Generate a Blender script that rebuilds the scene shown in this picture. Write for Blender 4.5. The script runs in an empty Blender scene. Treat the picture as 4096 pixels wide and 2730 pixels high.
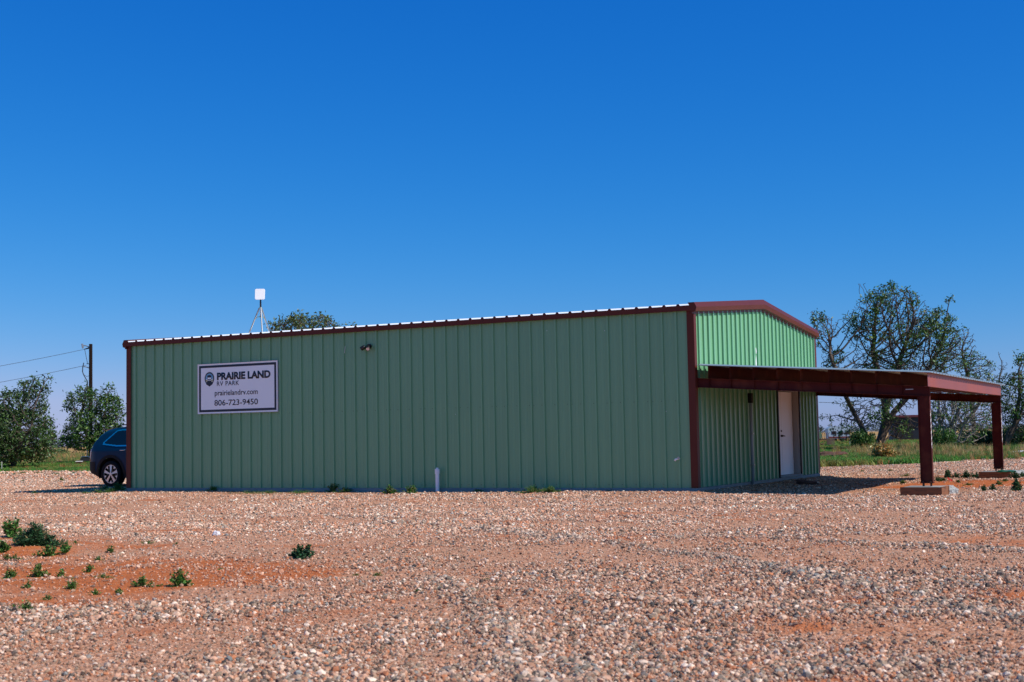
import bpy, math, random
import numpy as np
from mathutils import Vector, Matrix

random.seed(7); RNG = np.random.default_rng(11)
scene = bpy.context.scene
COL = scene.collection
rad = math.radians

# ------------------------------------------------------------------ measured layout
F_PX, PITCH, ROLL, CAM_H = 5420.83, .0711, .0194, 1.0875      # camera solved from the building's corners (4096 px wide)
NX, NY, ANG = 3.6883, 27.5343, .4820                          # near corner of the building and direction of its long wall
BL, BW = 15.24, 9.2617                                        # length and depth of the building
HWALL, SLOPE = 3.60, .093
du = (-math.cos(ANG), math.sin(ANG)); dn = (math.sin(ANG), math.cos(ANG))
SUN_U, SUN_V = .97, -.06                                       # shadow shift per metre of height along the long wall / across it

def ray(x, y):
    a = (x-2048)/F_PX; b = (y-1365)/F_PX
    c, s = math.cos(ROLL), math.sin(ROLL)
    a1 = c*a-s*b; b1 = s*a+c*b
    c, s = math.cos(PITCH), math.sin(PITCH)
    return (a1, c+s*b1, s-c*b1)
def gp(x, y, z=-.1):                                           # point of the level z seen at a measured spot
    r = ray(x, y); t = (z-CAM_H)/r[2]
    return (r[0]*t, r[1]*t, z)
def at(x, y, D):                                               # point at distance D
    r = ray(x, y); t = D/r[1]
    return (r[0]*t, D, CAM_H+r[2]*t)
def B(u, v, z=0.0):                                            # building frame -> world
    return (NX+u*du[0]+v*dn[0], NY+u*du[1]+v*dn[1], z)
def uvof(x, y):
    return ((x-NX)*du[0]+(y-NY)*du[1], (x-NX)*dn[0]+(y-NY)*dn[1])

# ------------------------------------------------------------------ mesh builder
class MB:
    def __init__(s): s.v = []; s.f = []; s.m = []
    def add(s, vs, fs, mi=0):
        o = len(s.v); s.v += [tuple(map(float, p)) for p in vs]; s.f += [tuple(i+o for i in f) for f in fs]; s.m += [mi]*len(fs)
        return s
    def box(s, x0, x1, y0, y1, z0, z1, mi=0):
        return s.add([(x0,y0,z0),(x1,y0,z0),(x1,y1,z0),(x0,y1,z0),(x0,y0,z1),(x1,y0,z1),(x1,y1,z1),(x0,y1,z1)],
              [(0,3,2,1),(4,5,6,7),(0,1,5,4),(1,2,6,5),(2,3,7,6),(3,0,4,7)], mi)
    def sbox(s, x0, x1, y0, y1, za0, za1, zb0, zb1, mi=0):      # box whose z differs at x0 (a) and x1 (b)
        return s.add([(x0,y0,za0),(x1,y0,zb0),(x1,y1,zb0),(x0,y1,za0),(x0,y0,za1),(x1,y0,zb1),(x1,y1,zb1),(x0,y1,za1)],
              [(0,3,2,1),(4,5,6,7),(0,1,5,4),(1,2,6,5),(2,3,7,6),(3,0,4,7)], mi)
    def tube(s, pts, r, n=8, mi=0, caps=True):
        pts = [Vector(p) for p in pts]; rs = r if isinstance(r, (list, tuple)) else [r]*len(pts)
        vs = []; fs = []
        prev = None
        for i, p in enumerate(pts):
            t = (pts[min(i+1, len(pts)-1)]-pts[max(i-1, 0)]).normalized()
            if prev is None:
                a = Vector((0,0,1)) if abs(t.z) < .9 else Vector((1,0,0))
                prev = t.cross(a).normalized()
            prev = (prev-t*prev.dot(t)).normalized(); q = t.cross(prev)
            for k in range(n):
                an = 2*math.pi*k/n
                vs.append(p+(prev*math.cos(an)+q*math.sin(an))*rs[i])
        for i in range(len(pts)-1):
            for k in range(n):
                k2 = (k+1) % n
                fs.append((i*n+k, i*n+k2, (i+1)*n+k2, (i+1)*n+k))
        if caps: fs.append(tuple(range(n))[::-1]); fs.append(tuple((len(pts)-1)*n+k for k in range(n)))
        return s.add(vs, fs, mi)
    def disc(s, c, nrm, r0, r1, n=24, mi=0):
        nrm = Vector(nrm).normalized(); a = Vector((0,0,1)) if abs(nrm.z) < .9 else Vector((1,0,0))
        p = nrm.cross(a).normalized(); q = nrm.cross(p); c = Vector(c); vs = []
        for k in range(n):
            an = 2*math.pi*k/n; w = p*math.cos(an)+q*math.sin(an); vs += [c+w*r0, c+w*r1]
        return s.add(vs, [(2*k, 2*k+1, (2*k+3) % (2*n), (2*k+2) % (2*n)) for k in range(n)], mi)
    def prism(s, poly, axis, a0, a1, mi=0):                     # closed 2D polygon extruded along axis ('x': poly is y,z; 'y': poly is x,z)
        n = len(poly)
        if axis == 'x': vs = [(a0, p[0], p[1]) for p in poly]+[(a1, p[0], p[1]) for p in poly]
        elif axis == 'y': vs = [(p[0], a0, p[1]) for p in poly]+[(p[0], a1, p[1]) for p in poly]
        else: vs = [(p[0], p[1], a0) for p in poly]+[(p[0], p[1], a1) for p in poly]
        fs = [tuple(range(n)), tuple(range(2*n-1, n-1, -1))]+[(i, i+n, (i+1) % n+n, (i+1) % n) for i in range(n)]
        return s.add(vs, fs, mi)
    def build(s, name, mats, parent=None, smooth=False, loc=None, bevel=0):
        me = bpy.data.meshes.new(name); me.from_pydata(s.v, [], s.f)
        mats = mats if isinstance(mats, (list, tuple)) else [mats]
        for m in mats: me.materials.append(m)
        me.polygons.foreach_set('material_index', s.m)
        if smooth: me.polygons.foreach_set('use_smooth', [True]*len(s.f))
        import bmesh
        bm = bmesh.new(); bm.from_mesh(me); bmesh.ops.recalc_face_normals(bm, faces=bm.faces); bm.to_mesh(me); bm.free()
        o = bpy.data.objects.new(name, me); COL.objects.link(o)
        if parent: o.parent = parent
        if loc: o.location = loc
        if bevel:
            md = o.modifiers.new('bevel', 'BEVEL'); md.width = bevel; md.segments = 2; md.limit_method = 'ANGLE'
        return o

def raw(name, V, F, mats, parent=None, attr=None, smooth=False):   # numpy arrays: V (n,3), F (m,k)
    me = bpy.data.meshes.new(name); V = np.asarray(V, np.float32); F = np.asarray(F, np.int32); k = F.shape[1]
    me.vertices.add(len(V)); me.vertices.foreach_set('co', V.ravel())
    me.loops.add(F.size); me.loops.foreach_set('vertex_index', F.ravel())
    me.polygons.add(len(F)); me.polygons.foreach_set('loop_start', np.arange(len(F), dtype=np.int32)*k)
    me.polygons.foreach_set('loop_total', np.full(len(F), k, np.int32))
    if smooth: me.polygons.foreach_set('use_smooth', np.ones(len(F), bool))
    for m in (mats if isinstance(mats, (list, tuple)) else [mats]): me.materials.append(m)
    me.update(calc_edges=True)
    if attr:
        for nm, (dom, typ, arr) in attr.items():
            a = me.attributes.new(nm, typ, dom)
            a.data.foreach_set('vector' if typ == 'FLOAT_VECTOR' else ('color' if 'COLOR' in typ else 'value'), np.asarray(arr, np.float32).ravel())
    o = bpy.data.objects.new(name, me); COL.objects.link(o)
    if parent: o.parent = parent
    return o

def tag(o, label=None, cat=None, group=None, kind=None):
    if label: o['label'] = label
    if cat: o['category'] = cat
    if group: o['group'] = group
    if kind: o['kind'] = kind
    return o
def empty(name, loc=(0,0,0), rz=0, label=None, cat=None, group=None):
    o = bpy.data.objects.new(name, None); o.empty_display_size = .2; COL.objects.link(o)
    o.location = loc; o.rotation_euler = (0,0,rz); return tag(o, label, cat, group)
def copy_tree(o, parent=None):
    c = o.copy(); COL.objects.link(c); c.parent = parent
    for ch in list(o.children): copy_tree(ch, c)
    return c

# ------------------------------------------------------------------ materials
def srgb(r, g, b):
    f = lambda c: (c/255/12.92) if c/255 <= .04045 else ((c/255+.055)/1.055)**2.4
    return (f(r), f(g), f(b), 1)
def mat(name, col, rough=.6, metal=0, noise=.12, nscale=3, bump=0, bscale=40, spec=.5, coat=0, stretch=None, dark=None, darkscale=1.2):
    m = bpy.data.materials.new(name); m.use_nodes = True; nt = m.node_tree; N = nt.nodes; L = nt.links
    p = N['Principled BSDF']; p.inputs['Roughness'].default_value = rough; p.inputs['Metallic'].default_value = metal
    p.inputs['Specular IOR Level'].default_value = spec; p.inputs['Coat Weight'].default_value = coat
    col = tuple(col)[:3]+(1,)
    tc = N.new('ShaderNodeTexCoord'); mp = N.new('ShaderNodeMapping'); L.new(tc.outputs['Object'], mp.inputs[0])
    if stretch: mp.inputs['Scale'].default_value = stretch
    nz = N.new('ShaderNodeTexNoise'); nz.inputs['Scale'].default_value = nscale; nz.inputs['Detail'].default_value = 6; L.new(mp.outputs[0], nz.inputs[0])
    mx = N.new('ShaderNodeMix'); mx.data_type = 'RGBA'
    mx.inputs[6].default_value = tuple(c*(1-noise) for c in col[:3])+(1,); mx.inputs[7].default_value = tuple(min(1, c*(1+noise)) for c in col[:3])+(1,)
    L.new(nz.outputs[0], mx.inputs[0]); out = mx.outputs[2]
    if dark:                                                    # blotches of another colour
        n2 = N.new('ShaderNodeTexNoise'); n2.inputs['Scale'].default_value = darkscale; n2.inputs['Detail'].default_value = 8; L.new(mp.outputs[0], n2.inputs[0])
        cr = N.new('ShaderNodeValToRGB'); cr.color_ramp.elements[0].position = .5; cr.color_ramp.elements[1].position = .68; L.new(n2.outputs[0], cr.inputs[0])
        m2 = N.new('ShaderNodeMix'); m2.data_type = 'RGBA'; L.new(cr.outputs[0], m2.inputs[0]); L.new(out, m2.inputs[6]); m2.inputs[7].default_value = tuple(dark)[:3]+(1,); out = m2.outputs[2]
    L.new(out, p.inputs['Base Color'])
    if bump:
        n3 = N.new('ShaderNodeTexNoise'); n3.inputs['Scale'].default_value = bscale; n3.inputs['Detail'].default_value = 4; L.new(mp.outputs[0], n3.inputs[0])
        bp = N.new('ShaderNodeBump'); bp.inputs['Strength'].default_value = bump; bp.inputs['Distance'].default_value = .01; L.new(n3.outputs[0], bp.inputs['Height']); L.new(bp.outputs[0], p.inputs['Normal'])
    return m

GREEN = (.175, .395, .212)
M = {}
M['green'] = mat('green_paint', GREEN, .30, noise=.09, nscale=1.2, stretch=(1,1,.25), spec=.5, bump=.25, bscale=1.6)
M['brown'] = mat('brown_trim', (.105, .021, .011), .45, noise=.12, spec=.25)
M['red_iron'] = mat('red_primer_steel', (.068, .010, .007), .6, spec=.15, noise=.2, nscale=2, dark=(.12,.03,.015), darkscale=2.5)
M['galv'] = mat('galvalume', (.72, .75, .78), .35, metal=.25, noise=.06, nscale=6)
M['galv_under'] = mat('roof_underside', (.33, .36, .36), .5, metal=.2, noise=.1)
M['slab'] = mat('concrete', (.27, .27, .255), .85, noise=.25, nscale=5, bump=.4)
M['white'] = mat('white_paint', (.80, .80, .80), .4, noise=.03)
M['white_panel'] = mat('white_plastic', (.9, .9, .9), .35, noise=.01)
M['sign_white'] = mat('sign_white', (.86, .97, .97), .4, noise=.02)
M['navy'] = mat('navy_print', (.004, .018, .035), .45, noise=.02)
M['black_print'] = mat('black_print', (.01, .012, .018), .5, noise=.02)
M['skyblue_print'] = mat('blue_print', (.16, .42, .62), .5, noise=.02)
M['olive_print'] = mat('olive_print', (.36, .40, .12), .5, noise=.02)
M['bronze'] = mat('dark_bronze', (.008, .007, .008), .4, noise=.1)
M['lens'] = mat('lamp_lens', (.75, .70, .68), .2, noise=.02)
M['steel'] = mat('galvanised_steel', (.42, .42, .40), .35, metal=.7, noise=.15)
M['brass'] = mat('plated_bracket', (.34, .36, .12), .35, metal=.6, noise=.15)
M['black'] = mat('black_rubber', (.012, .012, .013), .65, noise=.2)
M['pvc'] = mat('white_pvc', (.85, .88, .90), .4, noise=.04, nscale=6)
M['conduit'] = mat('grey_conduit', (.30, .36, .38), .5, noise=.1)
M['door'] = mat('door_paint', (.84, .86, .86), .45, noise=.03)
M['frame'] = mat('door_frame_paint', (.42, .40, .37), .5, noise=.05)
M['dark_gap'] = mat('dark_sealant', (.01, .008, .008), .8)
M['chrome'] = mat('polished_metal', (.65, .65, .65), .12, metal=1, noise=.02)
M['wood'] = mat('form_board', (.23, .085, .03), .75, noise=.3, nscale=3, stretch=(1,1,8), bump=.3, dark=(.07,.03,.015), darkscale=4)
M['old_wood'] = mat('weathered_wood', (.16, .10, .07), .85, noise=.3, nscale=4)
M['pole'] = mat('creosote_pole', (.012, .006, .004), .9, spec=.1, noise=.3, nscale=6, stretch=(4,4,.5))
M['wire'] = mat('aluminium_wire', (.05, .05, .06), .6)
M['carpaint'] = mat('navy_car_paint', (.001, .024, .060), .35, noise=.03, coat=0, spec=.18)
M['cladding'] = mat('grey_plastic_cladding', (.016, .014, .014), .7, noise=.1, spec=.2)
M['glass'] = mat('tinted_glass', (.003, .004, .006), .04, noise=0, spec=.6)
M['tyre'] = mat('tyre_rubber', (.008, .008, .009), .8, noise=.2, nscale=30, spec=.2)
M['rim'] = mat('machined_alloy', (.62, .60, .60), .25, metal=.6, noise=.03)
M['rim_dark'] = mat('black_alloy', (.012, .012, .014), .3, metal=.2)
M['tail'] = mat('red_lamp_glass', (.28, .004, .006), .15, noise=.02)
M['bark'] = mat('bark', (.085, .060, .045), .9, noise=.4, nscale=8, bump=.6, bscale=20)
M['bark_grey'] = mat('dead_bark', (.24, .20, .17), .9, noise=.35, nscale=8, bump=.5)
M['rust'] = mat('rusty_iron', (.10, .045, .028), .8, noise=.4, nscale=5)
M['tarp'] = mat('white_tarp', (.7, .7, .72), .6, noise=.06)
M['red'] = mat('red_plastic', (.75, .05, .03), .5)
M['green_plastic'] = mat('green_plastic', (.01, .11, .06), .5)
M['shed'] = mat('dark_shed_metal', (.014, .02, .028), .6, noise=.2)
M['shed_roof'] = mat('dull_red_roof', (.16, .03, .035), .6)
M['soil'] = mat('dark_soil', (.10, .040, .022), .95, noise=.5, nscale=14, bump=1.2, bscale=25)
M['rubble'] = mat('set_concrete', (.34, .335, .32), .9, noise=.35, nscale=18, bump=1.2, bscale=30)
M['stone'] = mat('pale_stone', (.66, .63, .66), .8, noise=.12, nscale=20, bump=.6)

def attr_mat(name, attr, src='INSTANCER', rough=.85, translucent=0, noise=0, spec=.35):
    m = bpy.data.materials.new(name); m.use_nodes = True; nt = m.node_tree; N = nt.nodes; L = nt.links
    p = N['Principled BSDF']; p.inputs['Roughness'].default_value = rough; p.inputs['Specular IOR Level'].default_value = spec
    a = N.new('ShaderNodeAttribute'); a.attribute_name = attr; a.attribute_type = src
    out = a.outputs['Color']
    if noise:
        nz = N.new('ShaderNodeTexNoise'); nz.inputs['Scale'].default_value = 2.5
        tc = N.new('ShaderNodeTexCoord'); L.new(tc.outputs['Object'], nz.inputs[0])
        mr = N.new('ShaderNodeMapRange'); mr.inputs[3].default_value = 1-noise; mr.inputs[4].default_value = 1+noise; L.new(nz.outputs[0], mr.inputs[0])
        vm = N.new('ShaderNodeVectorMath'); vm.operation = 'SCALE'; L.new(out, vm.inputs[0]); L.new(mr.outputs[0], vm.inputs['Scale']); out = vm.outputs[0]
    L.new(out, p.inputs['Base Color'])
    if translucent:
        t = N.new('ShaderNodeBsdfTranslucent'); L.new(out, t.inputs[0]); ms = N.new('ShaderNodeMixShader'); ms.inputs[0].default_value = translucent
        L.new(p.outputs[0], ms.inputs[1]); L.new(t.outputs[0], ms.inputs[2]); L.new(ms.outputs[0], N['Material Output'].inputs[0])
    return m
M['pebble'] = attr_mat('pebble', 'tint', noise=.5, rough=.85)
M['blade'] = attr_mat('grass_blade', 'tint', rough=.7, translucent=.25, noise=.2)
M['leaf'] = attr_mat('leaf', 'tint', src='GEOMETRY', rough=.45, translucent=.25)
M['weed'] = attr_mat('weed_leaf', 'tint', src='GEOMETRY', rough=.6, translucent=.25)

# ------------------------------------------------------------------ ground height, zones
def vnoise(x, y, s, seed):
    r = np.random.default_rng(seed); T = r.random((256, 256)); x = np.asarray(x)/s; y = np.asarray(y)/s
    xi = np.floor(x).astype(int); yi = np.floor(y).astype(int); fx = x-xi; fy = y-yi
    fx = fx*fx*(3-2*fx); fy = fy*fy*(3-2*fy)
    g = lambda a, b: T[a % 256, b % 256]
    return (g(xi,yi)*(1-fx)+g(xi+1,yi)*fx)*(1-fy)+(g(xi,yi+1)*(1-fx)+g(xi+1,yi+1)*fx)*fy
def fbm(x, y, s, seed, o=4):
    t = 0; a = 1; w = 0
    for i in range(o): t = t+a*vnoise(x, y, s/2**i, seed+i); w += a; a *= .5
    return t/w
def sst(a, b, x):
    t = np.clip((x-a)/(b-a), 0, 1); return t*t*(3-2*t)
def blob(x, y, cx, cy, rx, ry, rot=0):
    c, s = math.cos(rot), math.sin(rot); X = (x-cx)*c+(y-cy)*s; Y = -(x-cx)*s+(y-cy)*c
    return np.exp(-((X/rx)**2+(Y/ry)**2))
MOUND = gp(120, 2200); MOUND2 = gp(380, 2330); RP = gp(3900, 1930); DPILE = B(-1.2, 7.6); BERM = gp(2200, 2400); BERM2 = gp(3900, 2500)
SOILB = gp(880, 2240)
def gz(x, y):
    x = np.asarray(x, float); y = np.asarray(y, float)
    u = (x-NX)*du[0]+(y-NY)*du[1]; v = (x-NX)*dn[0]+(y-NY)*dn[1]
    near = 1-sst(60, 140, np.hypot(x, y))
    z = -.12+.045*(fbm(x, y, 3.2, 3, 4)-.5)*near+.03*(fbm(x*.35+y*.1, y, 1.1, 21, 3)-.5)*near
    z = z+.11*blob(x, y, MOUND[0]-.3, MOUND[1]+.2, 1.0, 1.0)+.03*blob(x, y, MOUND2[0], MOUND2[1], 1.6, .5)
    z = z+.045*blob(x, y, BERM[0], BERM[1], 2.6, .35, -.75)+.05*blob(x, y, BERM2[0], BERM2[1], 3, .4, -.55)+.03*blob(x, y, gp(3300,2150)[0], gp(3300,2150)[1], 5, .5, .1)
    z = z+.022*windrow(x, y)+.05*blob(x, y, 11.0, 31.0, 2.2, 1.2)
    z = z+.03*blob(x, y, gp(900,2080)[0], gp(900,2080)[1], 5, .5, .15)
    inside = sst(-.6, -.12, u)*(1-sst(BL+.1, BL+.7, u))*sst(-.7, -.14, v)*(1-sst(BW+.1, BW+.7, v))
    z = z*(1-inside)+(-.075-.02*sst(0, 6, u)*sst(14,6,u))*inside     # gravel drifted against the slab
    z = z+.035*blob(u, v, 2, -.5, 3.5, .35)
    und = sst(-5.2, -4.2, u)*(1-sst(-.9, -.1, u))*sst(-.6, .2, v)*(1-sst(BW, BW+.8, v))
    z = z-.02*und
    far = sst(70, 400, np.hypot(x, y)); z = z-.05*far
    return z
VERGE = [(-400, 150), (-60, 82), (-24, 67.5), (-21, 64.8), (-8, 60), (6, 52), (7.5, 45.2), (10.5, 45.9), (19, 53.2), (45, 76), (400, 400)]
def verge(x):
    xs, ys = zip(*VERGE); return np.interp(x, xs, ys)
ROWS = [([(1500,2075),(2000,2120),(2420,2170),(2900,2235),(3400,2330),(3800,2420),(4200,2530)], .16, 1.0), ([(1750,2300),(1900,2420),(2050,2560),(2250,2720)], .13, .8), ([(2700,2140),(3300,2165),(4200,2200)], .20, .7),
        ([(-50,2325),(350,2305),(620,2250),(860,2228)], .07, .6), ([(-50,2090),(300,2110),(700,2160)], .2, .5), ([(2900,2730),(3500,2640),(4200,2620)], .16, .6), ([(600,2060),(1600,2070),(2700,2085)], .25, .5)]
def windrow(x, y):
    x = np.asarray(x, float); y = np.asarray(y, float); t = np.zeros(np.broadcast(x, y).shape); wob = (vnoise(x, y, .9, 301)-.5)*.35
    for pts, wd, k in ROWS:
        P = [gp(*p) for p in pts]
        for a, b in zip(P[:-1], P[1:]):
            ax, ay = a[0], a[1]; bx, by = b[0]-ax, b[1]-ay; q = np.clip(((x-ax)*bx+(y-ay)*by)/(bx*bx+by*by), 0, 1)
            d = np.hypot(x-ax-q*bx, y-ay-q*by)+wob; t = np.maximum(t, k*np.exp(-(d/wd)**2))
    return t
def zones(x, y):
    """dirt, grass, dry: 0..1 each"""
    u = (x-NX)*du[0]+(y-NY)*du[1]; v = (x-NX)*dn[0]+(y-NY)*dn[1]
    n1 = fbm(x, y, 1.6, 31, 4); n2 = fbm(x*.4, y, 1.5, 51, 4)
    d = .95*blob(x, y, MOUND[0]-.6, MOUND[1]-.6, 2.1, 2.3)+.75*blob(x, y, MOUND2[0]-.4, MOUND2[1], 2.2, 1.0)+.8*blob(x, y, SOILB[0], SOILB[1], 1.5, 1.0)+.75*blob(x, y, gp(560,2290)[0], gp(560,2290)[1], 1.3, .9)
    d = d+1.35*blob(x, y, 11.0, 30.6, 2.6, 2.3)+.9*blob(x, y, 8.9, 29.2, 1.3, .9)+.8*blob(x, y, gp(130,2400)[0], gp(130,2400)[1], 1.0, .45)+.7*blob(x, y, gp(1000,2280)[0], gp(1000,2280)[1], 1.0, .6)+.5*blob(x, y, gp(1150,2110)[0], gp(1150,2110)[1], 3, .7)+.5*blob(x, y, gp(450,2260)[0], gp(450,2260)[1], 1.4, .8)
    d = d+.34*sst(.50, .72, n2)*(y < 45)+.25*blob(x, y, gp(3300,2500)[0], gp(3300,2500)[1], 2.5, .5, -.5)
    dirt = np.clip(sst(.35, 1.0, d-.55*windrow(x, y)*(np.hypot(x, y) < 60)+(n1-.5)*1.5+(fbm(x, y, .30, 61, 3)-.5)*1.1), 0, 1)
    e = y-verge(x)+(fbm(x, y, 2.2, 71, 3)-.5)*3.0
    grass = sst(-.6, .6, e)
    dist = np.hypot(x, y)
    dry = np.clip(sst(.52, .66, fbm(x*.35, y*.8, 4.5, 91, 4)+.06*sst(75, 130, dist)), 0, 1)
    field = sst(120, 170, dist+20*(n2-.5))
    return dirt, grass, np.maximum(dry, field)
def spacing(lo, d0, d1, step, hi, g):
    a = list(np.arange(d0, d1, step)); x = d1; s = step
    while x < hi: a.append(x); s *= g; x += s
    a.append(hi); b = []; x = d0-step; s = step
    while x > lo: b.append(x); s *= g; x -= s
    b.append(lo); return np.array(b[::-1]+a)
gx = spacing(-5000, -13, 17, .14, 5000, 1.10); gy = spacing(-3000, 4.5, 46, .14, 6000, 1.09)
GX, GY = np.meshgrid(gx, gy); GZ = gz(GX, GY); dirt, grass, dry = zones(GX, GY)
nx, ny = len(gx), len(gy)
idx = np.arange(nx*ny).reshape(ny, nx)
GF = np.stack([idx[:-1,:-1], idx[:-1,1:], idx[1:,1:], idx[1:,:-1]], -1).reshape(-1, 4)
def ground_material():
    m = bpy.data.materials.new('gravel_lot'); m.use_nodes = True; nt = m.node_tree; N = nt.nodes; L = nt.links
    p = N['Principled BSDF']; p.inputs['Roughness'].default_value = .95; p.inputs['Specular IOR Level'].default_value = .15
    tc = N.new('ShaderNodeTexCoord'); g = tc.outputs['Object']
    at_ = N.new('ShaderNodeAttribute'); at_.attribute_name = 'zone'; sp = N.new('ShaderNodeSeparateXYZ'); L.new(at_.outputs['Vector'], sp.inputs[0])
    def noise(s, d=5, vec=g):
        n = N.new('ShaderNodeTexNoise'); n.inputs['Scale'].default_value = s; n.inputs['Detail'].default_value = d; L.new(vec, n.inputs[0]); return n.outputs[0]
    def ramp(fac, els, interp='LINEAR'):
        r = N.new('ShaderNodeValToRGB'); r.color_ramp.interpolation = interp
        while len(r.color_ramp.elements) < len(els): r.color_ramp.elements.new(.5)
        for e, (po, c) in zip(r.color_ramp.elements, els): e.position = po; e.color = tuple(c)[:3]+(1,)
        L.new(fac, r.inputs[0]); return r.outputs[0]
    def mix(f, a, b):
        x = N.new('ShaderNodeMix'); x.data_type = 'RGBA'
        (L.new(f, x.inputs[0]) if hasattr(f, 'links') else setattr(x.inputs[0], 'default_value', f))
        (L.new(a, x.inputs[6]) if hasattr(a, 'links') else setattr(x.inputs[6], 'default_value', tuple(a)[:3]+(1,)))
        (L.new(b, x.inputs[7]) if hasattr(b, 'links') else setattr(x.inputs[7], 'default_value', tuple(b)[:3]+(1,)))
        return x.outputs[2]
    vo = N.new('ShaderNodeTexVoronoi'); vo.inputs['Scale'].default_value = 34; L.new(g, vo.inputs[0])
    sc = N.new('ShaderNodeSeparateColor'); L.new(vo.outputs['Color'], sc.inputs[0])
    stones = ramp(sc.outputs[0], PEB_RAMP, 'CONSTANT')
    fine = ramp(noise(70, 3), [(.3, (.25,.10,.048)), (.7, (.49,.24,.14))])
    soil = ramp(noise(9, 8), [(.3, (.36,.085,.022)), (.7, (.55,.17,.055))])
    base = mix(.45, fine, stones)
    pale = ramp(noise(.5, 5), [(.35, (.46,.22,.125)), (.7, (.56,.34,.23))])
    base = mix(.35, base, pale)
    wm = N.new('ShaderNodeVectorMath'); wm.operation = 'MULTIPLY'; L.new(base, wm.inputs[0]); wm.inputs[1].default_value = (1.10, .98, .88)
    base = mix(sp.outputs[0], wm.outputs[0], soil)
    gr = ramp(noise(2.4, 8), [(.3, (.035,.085,.018)), (.5, (.085,.15,.030)), (.66, (.36,.16,.06)), (.8, (.42,.17,.06))])
    dr = ramp(noise(.9, 8), [(.3, (.42,.16,.06)), (.5, (.46,.25,.10)), (.62, (.13,.19,.045)), (.8, (.52,.19,.08))])
    base = mix(sp.outputs[1], base, mix(sp.outputs[2], gr, dr))
    L.new(base, p.inputs['Base Color'])
    bp = N.new('ShaderNodeBump'); bp.inputs['Strength'].default_value = .9; bp.inputs['Distance'].default_value = .012
    mth = N.new('ShaderNodeMath'); mth.operation = 'MULTIPLY'; L.new(vo.outputs['Distance'], mth.inputs[0]); mth.inputs[1].default_value = -1.2
    ad = N.new('ShaderNodeMath'); ad.operation = 'ADD'; L.new(mth.outputs[0], ad.inputs[0]); L.new(noise(90, 3), ad.inputs[1])
    L.new(ad.outputs[0], bp.inputs['Height']); L.new(bp.outputs[0], p.inputs['Normal'])
    return m
PEB = [(.58,.36,.26), (.46,.25,.165), (.70,.53,.42), (.36,.28,.21), (.15,.13,.11), (.50,.20,.10), (.065,.063,.062), (.25,.28,.285), (.84,.72,.62), (.38,.32,.25)]
PEBW = np.array([.18, .13, .13, .10, .11, .08, .09, .05, .08, .05]); PEBW = PEBW/PEBW.sum()
PEB_RAMP = [(float(c), PEB[i]) for i, c in enumerate(np.concatenate([[0], np.cumsum(PEBW)[:-1]]))]
go = raw('ground', np.stack([GX, GY, GZ], -1).reshape(-1, 3), GF, ground_material(), attr={'zone': ('POINT', 'FLOAT_VECTOR', np.stack([dirt, grass, dry], -1).reshape(-1, 3))}, smooth=True)
tag(go, kind='structure')

# ------------------------------------------------------------------ scattering through geometry nodes (gravel and grass: stuff)
def scatter(name, P, rot, scl, tint, variants, material, label, cat):
    src = bpy.data.collections.new(name+'_shapes')
    for i, (V, F_) in enumerate(variants):
        me = bpy.data.meshes.new(name+'_shape'); me.from_pydata([tuple(map(float, q)) for q in V], [], [tuple(map(int, f)) for f in F_]); me.materials.append(material)
        src.objects.link(bpy.data.objects.new(name+'_shape', me))
    me = bpy.data.meshes.new(name); n = len(P); me.vertices.add(n); me.vertices.foreach_set('co', np.asarray(P, np.float32).ravel())
    for nm, arr in (('rot', rot), ('scl', scl), ('tint', tint)):
        a = me.attributes.new(nm, 'FLOAT_VECTOR', 'POINT'); a.data.foreach_set('vector', np.asarray(arr, np.float32).ravel())
    a = me.attributes.new('pick', 'INT', 'POINT'); a.data.foreach_set('value', RNG.integers(0, len(variants), n).astype(np.int32))
    o = bpy.data.objects.new(name, me); COL.objects.link(o)
    ng = bpy.data.node_groups.new(name+'_scatter', 'GeometryNodeTree'); ng.interface.new_socket('Geometry', in_out='INPUT', socket_type='NodeSocketGeometry'); ng.interface.new_socket('Geometry', in_out='OUTPUT', socket_type='NodeSocketGeometry')
    N = ng.nodes; L = ng.links; gi = N.new('NodeGroupInput'); gо = N.new('NodeGroupOutput')
    ip = N.new('GeometryNodeInstanceOnPoints'); ci = N.new('GeometryNodeCollectionInfo'); ci.inputs['Collection'].default_value = src
    ci.inputs['Separate Children'].default_value = True; ci.inputs['Reset Children'].default_value = True
    def na(nm, t):
        q = N.new('GeometryNodeInputNamedAttribute'); q.data_type = t; q.inputs[0].default_value = nm; return q.outputs[0]
    L.new(gi.outputs[0], ip.inputs['Points']); L.new(ci.outputs[0], ip.inputs['Instance']); ip.inputs['Pick Instance'].default_value = True
    L.new(na('pick', 'INT'), ip.inputs['Instance Index'])
    e2r = N.new('FunctionNodeEulerToRotation'); L.new(na('rot', 'FLOAT_VECTOR'), e2r.inputs[0]); L.new(e2r.outputs[0], ip.inputs['Rotation'])
    L.new(na('scl', 'FLOAT_VECTOR'), ip.inputs['Scale']); L.new(ip.outputs[0], gо.inputs[0])
    md = o.modifiers.new('scatter', 'NODES'); md.node_group = ng
    return tag(o, label, cat, kind='stuff')

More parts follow.
